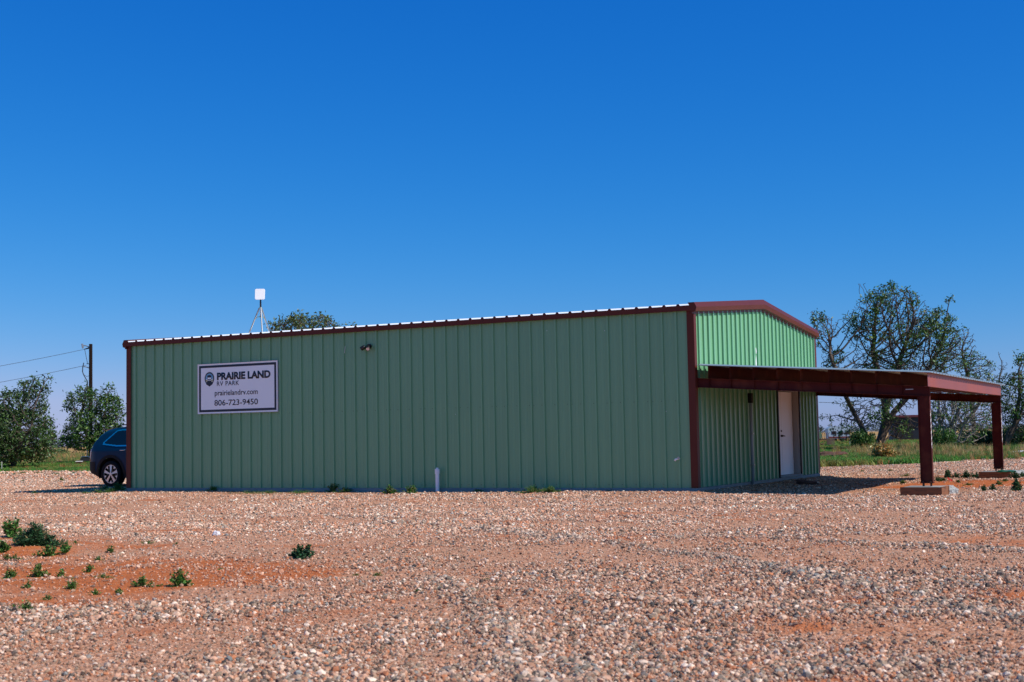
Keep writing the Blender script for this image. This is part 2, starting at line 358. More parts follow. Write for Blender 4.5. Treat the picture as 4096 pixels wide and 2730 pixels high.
def ico():
    t = (1+5**.5)/2; V = np.array([(-1,t,0),(1,t,0),(-1,-t,0),(1,-t,0),(0,-1,t),(0,1,t),(0,-1,-t),(0,1,-t),(t,0,-1),(t,0,1),(-t,0,-1),(-t,0,1)], float); V /= np.linalg.norm(V[0])
    F_ = [(0,11,5),(0,5,1),(0,1,7),(0,7,10),(0,10,11),(1,5,9),(5,11,4),(11,10,2),(10,7,6),(7,1,8),(3,9,4),(3,4,2),(3,2,6),(3,6,8),(3,8,9),(4,9,5),(2,4,11),(6,2,10),(8,6,7),(9,8,1)]
    return V, F_
IV, IF = ico()
pebv = [(IV*(1+RNG.uniform(-.28, .28, (12, 1)))*RNG.uniform(.75, 1.2, (1, 3)), IF) for _ in range(8)]

def fan_points(n, d0, d1, power, half=.47, x_off=0.03):
    """points spread over the ground in front of the camera, thinning with distance"""
    t = RNG.random(n); a = 2-power                               # density ~ d^-power per area
    d = (d0**a+t*(d1**a-d0**a))**(1/a) if abs(a) > 1e-6 else d0*(d1/d0)**t
    s = RNG.uniform(-half, half, n)+x_off; return s*d, d
def free(x, y, grow=.0):
    u = (x-NX)*du[0]+(y-NY)*du[1]; v = (x-NX)*dn[0]+(y-NY)*dn[1]
    return ~((u > -grow) & (u < BL+grow) & (v > -grow) & (v < BW+grow))
px_, py_ = fan_points(1900000, 5.2, 50, 1.05)
px_ = px_+RNG.normal(0, .02, len(px_))
qx_, qy_ = fan_points(160000, 46, 74, .6); px_ = np.concatenate([px_, qx_]); py_ = np.concatenate([py_, qy_])
dz, gs, dy_ = zones(px_, py_); wr_ = windrow(px_, py_)
dens = .5*fbm(px_*.30+py_*.30, py_, 1.1, 131, 4)+.5*fbm(px_*1.2, py_*1.2, 1.3, 231, 4)
keep = (RNG.random(len(px_)) < np.clip(.13+.62*sst(.38, .66, dens)+.9*wr_+.35*sst(30, 45, np.hypot(px_, py_)), 0, 1)*(1-(.66+.26*sst(14, 24, np.hypot(px_, py_)))*dz)*(1-gs)) & free(px_, py_, .03)
px_, py_, dens, dz, wr_ = px_[keep], py_[keep], dens[keep], dz[keep], wr_[keep]
n = len(px_); dist = np.hypot(px_, py_)
sz = np.exp(RNG.normal(math.log(.0048), .52, n)); sz = np.clip(sz, .0026, .016)*(1+.30*sst(.45, .65, dens))*(1+.009*dist)
ridge_ = .9*wr_ # blob(px_, py_, BERM[0], BERM[1], 2.6, .4, -.75)+blob(px_, py_, BERM2[0], BERM2[1], 3, .45, -.55)+.7*blob(px_, py_, gp(1500,2650)[0], gp(1500,2650)[1], 3, .8, -.2)
sz = sz*(1+.30*ridge_)*(1+.9*sst(44, 60, dist))
scl = sz[:, None]*np.stack([RNG.uniform(.8, 1.5, n), RNG.uniform(.8, 1.2, n), RNG.uniform(.75, 1.15, n)], -1)
tint = np.array(PEB)[RNG.choice(len(PEB), n, p=PEBW)]*RNG.uniform(.62, 1.12, (n, 1))
dusty = RNG.uniform(0, .26, (n, 1)); tint = tint*(1-dusty)+np.array([[.46,.235,.125]])*dusty
tint = np.clip(tint*(1-.25*dz[:, None])+np.array([[.50,.22,.12]])*.25*dz[:, None], .02, .92)
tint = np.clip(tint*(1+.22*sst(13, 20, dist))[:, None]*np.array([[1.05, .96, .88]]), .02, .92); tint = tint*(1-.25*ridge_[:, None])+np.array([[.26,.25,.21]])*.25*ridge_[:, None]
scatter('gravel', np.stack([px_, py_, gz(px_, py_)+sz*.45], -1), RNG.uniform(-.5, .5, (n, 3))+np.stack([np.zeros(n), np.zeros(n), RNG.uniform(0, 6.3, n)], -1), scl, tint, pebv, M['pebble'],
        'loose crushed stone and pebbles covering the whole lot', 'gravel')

# grass tufts
def tuft(nb, spread, lean, wid, seed):
    r = np.random.default_rng(seed); V = []; F_ = []
    for i in range(nb):
        an = r.uniform(0, 6.28); x0, y0 = r.normal(0, spread, 2); h = r.uniform(.55, 1); l = r.uniform(.1, lean)*h; w = wid*r.uniform(.6, 1.2); o = len(V); pa = an+1.57
        cx, cy = math.cos(an), math.sin(an); wx, wy = math.cos(pa)*w, math.sin(pa)*w
        V += [(x0-wx, y0-wy, 0), (x0+wx, y0+wy, 0), (x0+cx*l*.35-wx*.8, y0+cy*l*.35-wy*.8, h*.55), (x0+cx*l*.35+wx*.8, y0+cy*l*.35+wy*.8, h*.55), (x0+cx*l, y0+cy*l, h)]
        F_ += [(o, o+1, o+3, o+2), (o+2, o+3, o+4)]
    return V, F_
def grass_tints(n, kinds, w):
    return np.array(kinds)[RNG.choice(len(kinds), n, p=w)]*RNG.uniform(.7, 1.3, (n, 1))
short = [tuft(16, .5, .9, .05, 40+i) for i in range(5)]; tallv = [tuft(14, .10, .45, .012, 60+i) for i in range(5)]
gx_, gy_ = fan_points(150000, 44, 190, 1.9, half=.52)
_, gs, dr_ = zones(gx_, gy_); d_ = np.hypot(gx_, gy_)
keep = (RNG.random(len(gx_)) < gs*(1-.72*dr_)*(1-.5*sst(110, 160, d_))) & free(gx_, gy_, .3)
gx_, gy_, dr_, d_ = gx_[keep], gy_[keep], dr_[keep], d_[keep]; n = len(gx_)
hgt = (.06+.22*fbm(gx_, gy_, 6, 201, 3))*(1+.35*sst(70, 120, d_))+.03
hgt = hgt*np.where(gx_ < -5, np.where(gy_ < 78, .45, 1.0), np.where(gy_-verge(gx_) < 3, 1.0, .9))
tn = grass_tints(n, [(.05,.17,.022), (.09,.27,.035), (.15,.30,.05), (.40,.18,.06), (.03,.10,.02)], [.28,.27,.2,.1,.15])
tn = np.where(dr_[:, None] > .6, tn*.6+np.array([[.34,.17,.06]])*.4, tn)
ww = hgt*RNG.uniform(1.0, 1.7, n)
scatter('grass', np.stack([gx_, gy_, gz(gx_, gy_)-.01], -1), np.stack([np.zeros(n), np.zeros(n), RNG.uniform(0, 6.3, n)], -1), np.stack([ww, ww, hgt], -1), tn, short, M['blade'],
        'short green grass and ground weeds beyond the gravel lot', 'grass')
# tall dry grass in drifts
drifts = [(gp(330,1838), 6, 4, 900, .75), (gp(250,1850), 5, 3, 500, .45), (gp(3640,1830), 2.6, 1.4, 700, .40), (gp(3820,1815), 3.4, 1.6, 800, .55), (gp(3570,1800), 3.0, 2.0, 500, .55), (gp(3700,1822), 2, 1.2, 400, .35), (gp(60,1860), 5, 3, 350, .35),
          (gp(4020,1830), 3, 2, 400, .35), (gp(3500,1815), 1.6, .8, 260, .5), (gp(3960,1830), 2, 1.2, 250, .35), (gp(3400,1760), 5, 4, 250, .5), (gp(3370,1770), 5, 4, 250, .5)]
TP = []; TH = []
for (c, rx, ry, k, h) in drifts:
    k = int(k*(1 if c[0] < 0 else .55))
    q = RNG.normal(0, .5, (k, 2)); TP.append(np.stack([c[0]+q[:,0]*rx, c[1]+q[:,1]*ry*2], -1)); TH.append(h*RNG.uniform(.55, 1.15, k))
TP = np.concatenate(TP); TH = np.concatenate(TH); n = len(TP)
tn = grass_tints(n, [(.52,.34,.14), (.46,.22,.07), (.56,.40,.20), (.14,.24,.05), (.07,.17,.03)], [.24,.20,.12,.22,.22])
scatter('tall_grass', np.stack([TP[:,0], TP[:,1], gz(TP[:,0], TP[:,1])-.01], -1), np.stack([np.zeros(n), np.zeros(n), RNG.uniform(0, 6.3, n)], -1), np.stack([TH*1.2, TH*1.2, TH], -1), tn, tallv, M['blade'],
        'tall straw coloured dry grass standing in drifts around the trees', 'grass')

# ------------------------------------------------------------------ the building (local frame: x to the right along the long wall, y into the depth, x = -u)
bld = empty('metal_building', B(0, 0, 0), -ANG, 'long green ribbed steel building with brown trim and low gable roof', 'building')
RIB = .3048
def rib_profile(length, first, h, seam=3, seam_off=2, minor=True, b0=.038, t0=.014):
    """outline across a ribbed sheet: list of (s, depth); depth positive = outwards"""
    P = [(0, 0)]; k = 0; s = first
    while s < length-.05:
        if seam and k % seam == seam_off: P += [(s-b0-.009, 0), (s-b0-.0085, -.03), (s-b0-.001, -.03)]
        P += [(s-b0, 0), (s-t0, h), (s+t0, h), (s+b0, 0)]
        if minor and s+RIB < length-.02:
            for q in (.115, .19): P += [(s+q-.012, 0), (s+q-.006, .0035), (s+q+.006, .0035), (s+q+.012, 0)]
        s += RIB; k += 1
    P.append((length, 0)); return P
def sheet(prof, place, z0, ztop, mb):
    vs = []; fs = []
    for (s, d) in prof: vs += [place(s, d, z0), place(s, d, ztop(s))]
    for i in range(len(prof)-1): fs.append((2*i, 2*i+2, 2*i+3, 2*i+1))
    return mb.add(vs, fs)
lw = rib_profile(BL, BL-.524-.3054*48, .038, seam=0, b0=.031, t0=.021)
m = MB(); sheet(lw, lambda s, d, z: (-s, -d, z), .0, lambda s: HWALL+.04, m); m.build('long_wall', M['green'], bld)
GT = lambda v: 3.535+.0823*min(v, BW-v)                          # underside of the rake trim along the gable
gwp = rib_profile(BW, .28, .038, b0=.021, t0=.0185)
def gable(x, sign, skip=None):
    m = MB(); vs = []; fs = []
    prof = gwp[:]
    extra = [(BW/2, 0)] + ([(skip[0], 0), (skip[1], 0)] if skip else [])
    for e in extra:
        prof = sorted(prof+[(e[0], np.interp(e[0], [q[0] for q in prof], [q[1] for q in prof]))])
    for i, (s, d) in enumerate(prof): vs += [(x+sign*d, s, 0), (x+sign*d, s, 2.12), (x+sign*d, s, GT(s)+.05)]
    for i in range(len(prof)-1):
        mid = (prof[i][0]+prof[i+1][0])/2
        if not (skip and skip[0] < mid < skip[1]): fs.append((3*i, 3*i+3, 3*i+4, 3*i+1))
        fs.append((3*i+1, 3*i+4, 3*i+5, 3*i+2))
    return m.add(vs, fs)
D0, D1 = 5.72, 7.55
gable(0, 1, (D0, D1)).build('gable_wall', M['green'], bld)
gable(-BL, -1).build('gable_wall', M['green'], bld)
m = MB(); sheet(lw, lambda s, d, z: (-s, BW+d, z), 0, lambda s: HWALL+.04, m); m.build('rear_wall', M['green'], bld)
MB().box(-BL-.03, .035, -.035, BW+.035, -.45, -.003).build('foundation_slab', M['slab'], bld, bevel=.015)
# roof sheets with ribs along the slope
rp = rib_profile(BL+.16, .36, .034, seam=0, minor=False, b0=.042, t0=.02)
ZE = 3.712
for sgn in (1, -1):
    m = MB(); vs = []; fs = []
    for (s, d) in rp:
        xx = -s+.08
        for (v, z) in ((-.075, ZE-.007), (BW/2, ZE+SLOPE*BW/2)):
            vv = v if sgn == 1 else BW-v
            vs += [(xx, vv, z+d), (xx, vv, z+d-.012)]
    for i in range(len(rp)-1):
        a = 4*i; b = a+4
        fs += [(a, b, b+2, a+2), (a+1, a+3, b+3, b+1), (a, a+1, b+1, b)]
    m.add(vs, fs).build('roof_sheet', M['galv'], bld)
zr = ZE+SLOPE*BW/2
MB().prism([(BW/2-.16, zr+.026-.0149), (BW/2, zr+.041), (BW/2+.16, zr+.026-.0149), (BW/2+.16, zr+.019-.0149), (BW/2, zr+.033), (BW/2-.16, zr+.019-.0149)], 'x', -BL-.08, .08).build('ridge_cap', M['galv'], bld)
# rib end closures and eave trim: brown strip that follows the rib ends
for vv, sg in ((-.078, -1), (BW+.078, 1)):
    m = MB(); vs = []; fs = []
    for (s, d) in rp: vs += [(-s+.08, vv, 3.60), (-s+.08, vv, ZE-.005+d), (-s+.08, vv-sg*.004, 3.60), (-s+.08, vv-sg*.004, ZE-.005+d)]
    for i in range(len(rp)-1): a = 4*i; b = a+4; fs += [(a, b, b+1, a+1), (a+2, a+3, b+3, b+2), (a+1, b+1, b+3, a+3)]
    m.add(vs, fs)
    y0, y1 = (-.090, -.033) if sg < 0 else (BW+.033, BW+.090)
    m.box(-BL-.01, .012, y0, y1, 3.598, 3.702)
    m.build('eave_trim', M['brown'], bld)
# rake trims on both gables: profile (outwards x, z above the underside line)
RK = [(.0, .0), (.035, .0), (.035, .035), (.105, .052), (.125, .135), (.075, .235), (-.06, .235), (-.06, .225), (.0, .12)]
for x0, sg in ((0, 1), (-BL, -1)):
    m = MB(); n = len(RK); st = [(-.095, GT(-.095)), (BW/2, GT(BW/2)), (BW+.095, GT(BW+.095))]
    vs = []
    for k, (v, z) in enumerate(st):
        for (o, h) in RK: vs.append((x0+sg*o, v, z+h+(.045*h/.235 if k == 1 else 0)))
    fs = [tuple(range(n)), tuple(range(2*n, 3*n))]
    for k in range(2):
        for i in range(n): j = (i+1) % n; fs.append((k*n+i, k*n+j, (k+1)*n+j, (k+1)*n+i))
    m.add(vs, fs).build('rake_trim', M['brown'], bld)
# folded corner trims
for (x0, sx) in ((0, 1), (-BL, -1)):
    for (y0, sy) in ((0, -1), (BW, 1)):
        m = MB(); top = 3.597
        xa, xb = sorted((x0-sx*.115, x0+sx*.038)); ya, yb = sorted((y0+sy*.034, y0+sy*.040))
        m.box(xa, xb, ya, yb, .002, top)
        xa, xb = sorted((x0+sx*.033, x0+sx*.039)); ya, yb = sorted((y0+sy*.0335, y0-sy*.10))
        m.box(xa, xb, ya, yb, .002, top-.065)
        m.build('corner_trim', M['brown'], bld)
# screws
m = MB()
for z in (.07, 1.77):
    for (s, d) in lw:
        if abs(d-.032) < 1e-6:
            pass
    s = BL-.524-.3054*48
    while s < BL-.05:
        for o in ((-.055, .055) if int(round(s/RIB)) % 3 == 0 else (.055,)): m.tube([(-s-o, -.001, z), (-s-o, -.009, z)], .0065, 6)
        s += RIB
    s = .28
    while s < BW-.05:
        if not (D0-.1 < s < D1+.1) or z > 3: m.tube([(.001, s+.055, z), (.009, s+.055, z)], .0065, 6)
        s += RIB
m.build('screws', M['bronze'], bld)
for (x_, z_, h_, t_) in ((-8.55, 3.12, .16, .02), (-1.95, 3.28, .02, .006), (-1.18, 2.30, .015, .008), (-.62, 1.55, .02, .005), (-5.6, 1.62, .015, .006), (-3.3, 3.35, .025, .008)): MB().prism([(x_, z_), (x_+.008, z_), (x_+.008+t_, z_+h_), (x_+t_, z_+h_)], 'y', -.0405, -.0385).build('paint_chip', M['white'], bld)
# torn white stickers of foam on the gable
MB().prism([(4.02, 2.50), (4.09, 2.50), (4.085, 2.74), (4.075, 2.87), (4.045, 2.80), (4.015, 2.72)], 'x', .034, .038).prism([(4.06, 2.91), (4.10, 2.90), (4.11, 2.97), (4.075, 3.05), (4.05, 3.02)], 'x', .034, .037).build('torn_white_tape', M['white'], bld)
# recessed entrance
m = MB(); m.box(-.17, .004, D0-.001, D0+.02, .0, 2.12); m.box(-.17, .004, D1-.02, D1+.001, .0, 2.12); m.box(-.17, .004, D0, D1, 2.10, 2.13); m.box(-.17, .036, D0, D1, -.002, .035)
m.box(-.20, -.165, D0, 6.36, .035, 2.1); m.box(-.20, -.165, 7.50, D1, .035, 2.1); m.build('door_frame', M['frame'], bld)
m = MB(); m.box(.0, .040, D0-.045, D0-.005, -.002, 2.14); m.box(.0, .040, D1+.005, D1+.06, -.002, 2.14); m.box(.0, .040, D0-.045, D1+.06, 2.14, 2.19); m.build('door_trim', M['bronze'], bld)
door = MB().box(-.195, -.150, 6.375, 7.485, .045, 2.085).build('door', M['door'], bld, bevel=.004)
h = MB(); h.tube([(-.150, 6.47, 1.0), (-.105, 6.47, 1.0)], .027, 12); h.tube([(-.105, 6.47, 1.0), (-.085, 6.47, 1.0)], .018, 10); h.tube([(-.09, 6.465, 1.0), (-.09, 6.59, .995)], .013, 8); h.build('door_handle', M['bronze'], door); MB().tube([(-.1495, 6.47, 1.12), (-.125, 6.47, 1.12)], .022, 10).build('deadbolt', M['bronze'], door)
for z_ in (.3, 1.05, 1.82): MB().tube([(-.146, 7.487, z_), (-.146, 7.487, z_+.10)], .009, 6).build('hinge', M['steel'], door)
MB().box(-.151, -.1485, 6.52, 6.525, .06, 2.07).build('door_seam', M['frame'], door)
MB().prism([(-.10,.0),(.06,.0),(.06,.03),(-.10,.035)], 'y', D0+.02, D1-.02).build('door_sill', M['slab'], bld)

# ------------------------------------------------------------------ things fixed to the long wall
def on_wall(name, u, z, label, cat): return empty(name, B(u, 0, z), -ANG, label, cat)
SW, SH = 2.448, 1.225
sg = on_wall('sign', 12.912, 1.813, 'white rectangular park sign with navy border, pin logo and phone number', 'sign')   # local x right, z up from lower left corner
MB().box(0, SW, -.062, -.036, 0, SH).build('sign_panel', M['sign_white'], sg, bevel=.003)
m = MB(); e = .012
for (a, b, c, d) in ((0, SW, 0, e), (0, SW, SH-e, SH), (0, e, e, SH-e), (SW-e, SW, e, SH-e)): m.box(a-.003 if a == 0 else a, b, -.068, -.034, c, d)
m.build('sign_frame', M['white'], sg)
m = MB(); i0, i1 = .040, .098
for (a, b, c, d) in ((i0, SW-i0, i0, i1), (i0, SW-i0, SH-i1, SH-i0), (i0, i1, i1, SH-i1), (SW-i1, SW-i0, i1, SH-i1)): m.box(a, b, -.0640, -.0615, c, d)
m.build('sign_border', M['navy'], sg)
def lettering(txt, x0, x1, zbase, cap, material, weight=0, sample='H', spacing=1.0):
    cu = bpy.data.curves.new('text', 'FONT'); cu.body = txt; cu.size = 1; cu.offset = weight; cu.resolution_u = 4; cu.space_character = spacing
    to = bpy.data.objects.new('text', cu); COL.objects.link(to); dg = bpy.context.evaluated_depsgraph_get(); dg.update()
    me = bpy.data.meshes.new_from_object(to.evaluated_get(dg)); bpy.data.objects.remove(to)
    V = np.array([v.co[:] for v in me.vertices]); bb0, bb1 = V.min(0), V.max(0)
    cu.body = sample; to = bpy.data.objects.new('text', cu); COL.objects.link(to); dg = bpy.context.evaluated_depsgraph_get(); dg.update()
    m2 = bpy.data.meshes.new_from_object(to.evaluated_get(dg)); ch = max(v.co.y for v in m2.vertices); bpy.data.objects.remove(to)
    sx = (x1-x0)/(bb1[0]-bb0[0]); sz_ = cap/ch
    for v in me.vertices: v.co = (x0+(v.co.x-bb0[0])*sx, -.0645, zbase+v.co.y*sz_)
    me.materials.clear(); me.materials.append(material); me.name = 'sign_text'
    o = bpy.data.objects.new('sign_text', me); COL.objects.link(o); o.parent = sg
    md = o.modifiers.new('solid', 'SOLIDIFY'); md.thickness = .0015; md.offset = 0
    return o
lettering('PRAIRIE LAND', .247*SW, .914*SW, SH*(1-.326), SH*.141, M['navy'], .048)
lettering('RV PARK', .246*SW, .525*SW, SH*(1-.447), SH*.087, M['navy'], .012, spacing=1.15)
lettering('prairielandrv.com', .218*SW, .756*SW, SH*(1-.640), SH*.103, M['black_print'], .010, sample='l')
lettering('806-723-9450', .213*SW, .758*SW, SH*(1-.842), SH*.112, M['black_print'], .010, sample='0')
# pin emblem with the front of a camper
def pin(cx, ztop, w, h, n=28):
    r = w/2; cz = ztop-r*1.05; P = []
    for k in range(n+1):
        an = math.radians(-28+236*k/n); P.append((cx+r*math.cos(an), cz+r*1.05*math.sin(an)))
    P += [(cx-.62*r, cz-r*.98), (cx-.12*r, ztop-h+.012), (cx, ztop-h), (cx+.12*r, ztop-h+.012), (cx+.62*r, cz-r*.98)]
    return P
CX, ZT = .150*SW, SH*(1-.164)
em = MB().prism(pin(CX, ZT, .300, .357), 'y', -.0645, -.0620).build('sign_emblem', M['navy'], sg)
cz = ZT-.158
m = MB(); P = [(CX+.118*math.cos(math.radians(t)), cz+.124*math.sin(math.radians(t))) for t in range(-25, 206, 11)]; m.prism(P, 'y', -.0662, -.0645); m.build('emblem_sky', M['skyblue_print'], em)
P = [(CX-.106, cz-.01), (CX+.106, cz-.01), (CX+.102, cz-.083), (CX-.102, cz-.083)]
MB().prism(P, 'y', -.0664, -.0646).build('emblem_ground', M['sign_white'], em)
for xx_ in (CX-.10, CX+.065): MB().box(xx_, xx_+.035, -.0668, -.0650, cz-.075, cz-.030).build('emblem_grass', M['olive_print'], em)
m = MB(); m.box(CX-.030, CX+.030, -.0675, -.066, cz+.075, cz+.085); m.box(CX-.062, CX+.062, -.0675, -.066, cz+.025, cz+.075); m.box(CX-.055, CX+.055, -.0675, -.066, cz-.035, cz-.015); m.box(CX-.064, CX+.064, -.0675, -.066, cz-.083, cz-.050); m.box(CX-.078, CX-.062, -.0675, -.066, cz-.022, cz+.008); m.box(CX+.062, CX+.078, -.0675, -.066, cz-.022, cz+.008)
m.build('emblem_camper', M['navy'], em)
MB().box(CX-.052, CX+.052, -.0674, -.0661, cz-.012, cz+.022).box(CX-.058, CX+.058, -.0674, -.0661, cz-.049, cz-.037).build('emblem_windscreen', M['sign_white'], em)

lp = on_wall('floodlight', 7.93, 3.215, 'dark bronze twin-head floodlight high on the green long wall', 'light')
MB().tube([(.07, -.02, .03), (.07, -.055, .03)], .058, 20).build('mounting_plate', M['bronze'], lp, smooth=False)
def lamp_head(c, aim):
    c = Vector(c); a = Vector(aim).normalized()
    hd = MB().tube([c-a*.055, c-a*.045, c-a*.01, c+a*.045, c+a*.058], [.022, .040, .048, .050, .050], 18).build('lamp_head', M['bronze'], lp, smooth=True)
    MB().tube([c+a*.0585, c+a*.0600], .040, 18).build('lens', M['lens'], hd); return hd
lamp_head((-.055, -.10, 0.005), (-.75, -.25, -.5)); lamp_head((.095, -.12, -.005), (.35, -.75, -.62))
MB().tube([(.07, -.05, .03), (.02, -.08, .02), (-.045, -.09, .01)], .014, 8).tube([(.07, -.05, .03), (.09, -.09, .01)], .014, 8).build('swivel_arm', M['bronze'], lp)

fa = on_wall('outdoor_tap', .385, .58, 'small white and steel wall tap low beside the brown corner trim', 'tap')
MB().tube([(.03, -.03, .015), (.03, -.085, .012)], .017, 10).tube([(.03, -.08, .012), (-.03, -.10, .0), (-.045, -.10, -.03)], [.018, .022, .02], 10).build('tap_body', M['white_panel'], fa, smooth=True)
MB().tube([(.035, -.10, .03), (.035, -.112, .03)], .026, 10).tube([(.035, -.06, .02), (.035, -.10, .03)], .007, 6).build('tap_wheel', M['steel'], fa)

pp = empty('vent_pipe', B(6.03, -.13, -.14), -ANG, 'white plastic cleanout pipe with cap standing in gravel against long wall', 'pipe')
MB().tube([(0, 0, -.1), (0, 0, .50)], .0445, 20).build('pipe', M['pvc'], pp, smooth=False)
MB().tube([(0, 0, .455), (0, 0, .56), (0, 0, .565)], [.054, .054, .050], 20).box(-.02, .02, -.02, .02, .563, .592).build('pipe_cap', M['pvc'], pp)

cd = empty('conduit_pipe', B(-.075, 3.42, -.14), -ANG, 'grey upright pipe with dark box strapped to gable wall left of the door', 'pipe')
MB().tube([(0, 0, 0), (0, 0, 1.98)], .034, 12).build('pipe', M['conduit'], cd, smooth=True)
MB().box(-.045, .045, -.055, .055, 1.90, 2.12).build('junction_box', M['cladding'], cd, bevel=.006)
for zz_ in (.5, 1.2): MB().box(-.04, .05, -.05, .05, zz_, zz_+.025).build('strap', M['steel'], cd)

# ------------------------------------------------------------------ antenna on the roof
def on_plane_v(x, y, v0):
    r = ray(x, y); k = (NX*dn[0]+NY*dn[1]+v0)/(r[0]*dn[0]+r[1]*dn[1]); X, Y = r[0]*k, r[1]*k
    return uvof(X, Y)[0], CAM_H+r[2]*k
au, az = on_plane_v(1043, 1333, .95); zro = ZE+SLOPE*.95
def az_at(y): return on_plane_v(1043, y, .95)[1]
an = empty('roof_antenna', B(au, .95, zro), -ANG, 'white square internet antenna on steel tripod standing on the roof', 'antenna')
dm = .246; zp0, zp1 = az_at(1200)-zro, az_at(1158)-zro
m = MB()
def rsq(w, h, r, n=5):
    P = []
    for (cx, cy, a0) in ((w/2-r, h/2-r, 0), (-w/2+r, h/2-r, 90), (-w/2+r, -h/2+r, 180), (w/2-r, -h/2+r, 270)):
        for k in range(n+1): t = math.radians(a0+90*k/n); P.append((cx+r*math.cos(t), cy+r*math.sin(t)))
    return P
hp = zp1-zp0
pan = MB().prism(rsq(.245, hp*1.04, .035), 'y', -.02, .012).build('antenna_panel', M['white_panel'], an, bevel=.004)
pan.location = (.022, -.05, (zp0+zp1)/2); pan.rotation_euler = (rad(-10), 0, rad(30))
m = MB(); m.tube([(0, 0, zp0+.10), (0, 0, az_at(1268)-zro)], .016, 10); m.build('mast', M['steel'], an, smooth=True)
MB().tube([(0, 0, zp0+.04), (0, 0, az_at(1228)-zro)], [.020, .024], 10).build('mast_sleeve', M['bronze'], an, smooth=True)
zt = az_at(1232)-zro; zb = az_at(1268)-zro
for (fx, fy) in ((-.33, -.06), (.24, -.25), (.03, .32)):
    zf = SLOPE*fy+.01
    MB().tube([(fx*.10, fy*.10, zt), (fx, fy, zf)], .018, 8).build('tripod_leg', M['steel'], an)
    k = .45; p = (fx*(.1+.9*k), fy*(.1+.9*k), zt+(zf-zt)*k)
    MB().tube([(0, 0, zb), (p[0]*.5, p[1]*.5, zb-.0), p], .007, 6).build('brace', M['brass'], an)
for z_ in (zb, zt): MB().tube([(0, 0, z_-.018), (0, 0, z_+.018)], .028, 10).build('collar', M['brass'], an)
MB().tube([(.01, -.03, zp0+.02), (.035, -.03, zt+.09), (.03, -.02, zt+.03), (.016, -.01, zb)], .005, 6).build('cable', M['black'], an)

# ------------------------------------------------------------------ the lean-to canopy on the gable end
cn = empty('carport_canopy', B(0, 0, 0), -ANG, 'red primed steel lean-to canopy with corrugated roof on the gable end', 'canopy')
CS = .0717; bz = lambda x: 2.035-CS*x                            # underside of the beams along x
VN, VF = .01, BW-.10
def ibeam_x(x0, x1, yc, h, w, tf=.012):
    m = MB()
    m.sbox(x0, x1, yc-w/2, yc+w/2, bz(x0), bz(x0)+tf, bz(x1), bz(x1)+tf); m.sbox(x0, x1, yc-w/2, yc+w/2, bz(x0)+h-tf, bz(x0)+h, bz(x1)+h-tf, bz(x1)+h)
    m.sbox(x0, x1, yc-.005, yc+.005, bz(x0)+tf, bz(x0)+h-tf, bz(x1)+tf, bz(x1)+h-tf)
    return m
BH = .188
PX = [.31, .765, 1.246, 1.725, 2.20, 2.75, 3.176, 3.65, 4.124]
for yc in (VN+.05, VF):
    bm_ = ibeam_x(.055, 4.635, yc, BH, .10).build('beam', M['red_iron'], cn)
    MB().box(.042, .054, yc-.065, yc+.065, bz(0)-.01, bz(0)+BH+.01).build('end_plate', M['brown'], bm_)
    for x in PX: MB().sbox(x-.003, x+.003, yc-.045, yc+.045, bz(x)+.013, bz(x)+BH-.013, bz(x)+.013, bz(x)+BH-.013).build('stiffener', M['red_iron'], bm_)
pz = lambda x: bz(x)+BH
for x in PX:                                                     # C purlins running front to back, open side to the right
    m = MB(); z0, z1 = pz(x)+.002, pz(x)+.252; y0, y1 = VN-.04, BW+.03
    m.box(x-.004, x, y0, y1, z0, z1); m.box(x, x+.06, y0, y1, z0, z0+.004); m.box(x, x+.06, y0, y1, z1-.004, z1); m.box(x+.056, x+.06, y0, y1, z0+.004, z0+.022); m.box(x+.056, x+.06, y0, y1, z1-.022, z1-.004)
    m.build('purlin', M['red_iron'], cn)
m = MB(); x = 4.615; z0, z1 = pz(x)+.002, pz(x)+.262; m.box(x, x+.006, VN-.05, BW+.04, z0, z1); m.box(x-.06, x, VN-.05, BW+.04, z0, z0+.005); m.box(x-.06, x, VN-.05, BW+.04, z1-.005, z1)
m.build('fascia', mat('sunlit_red_primer', (.25, .068, .060), .5, noise=.12, nscale=1.5, dark=(.30,.07,.045), darkscale=1.0), cn)  # lighter copy of the primer red: sunlit tone put into the colour
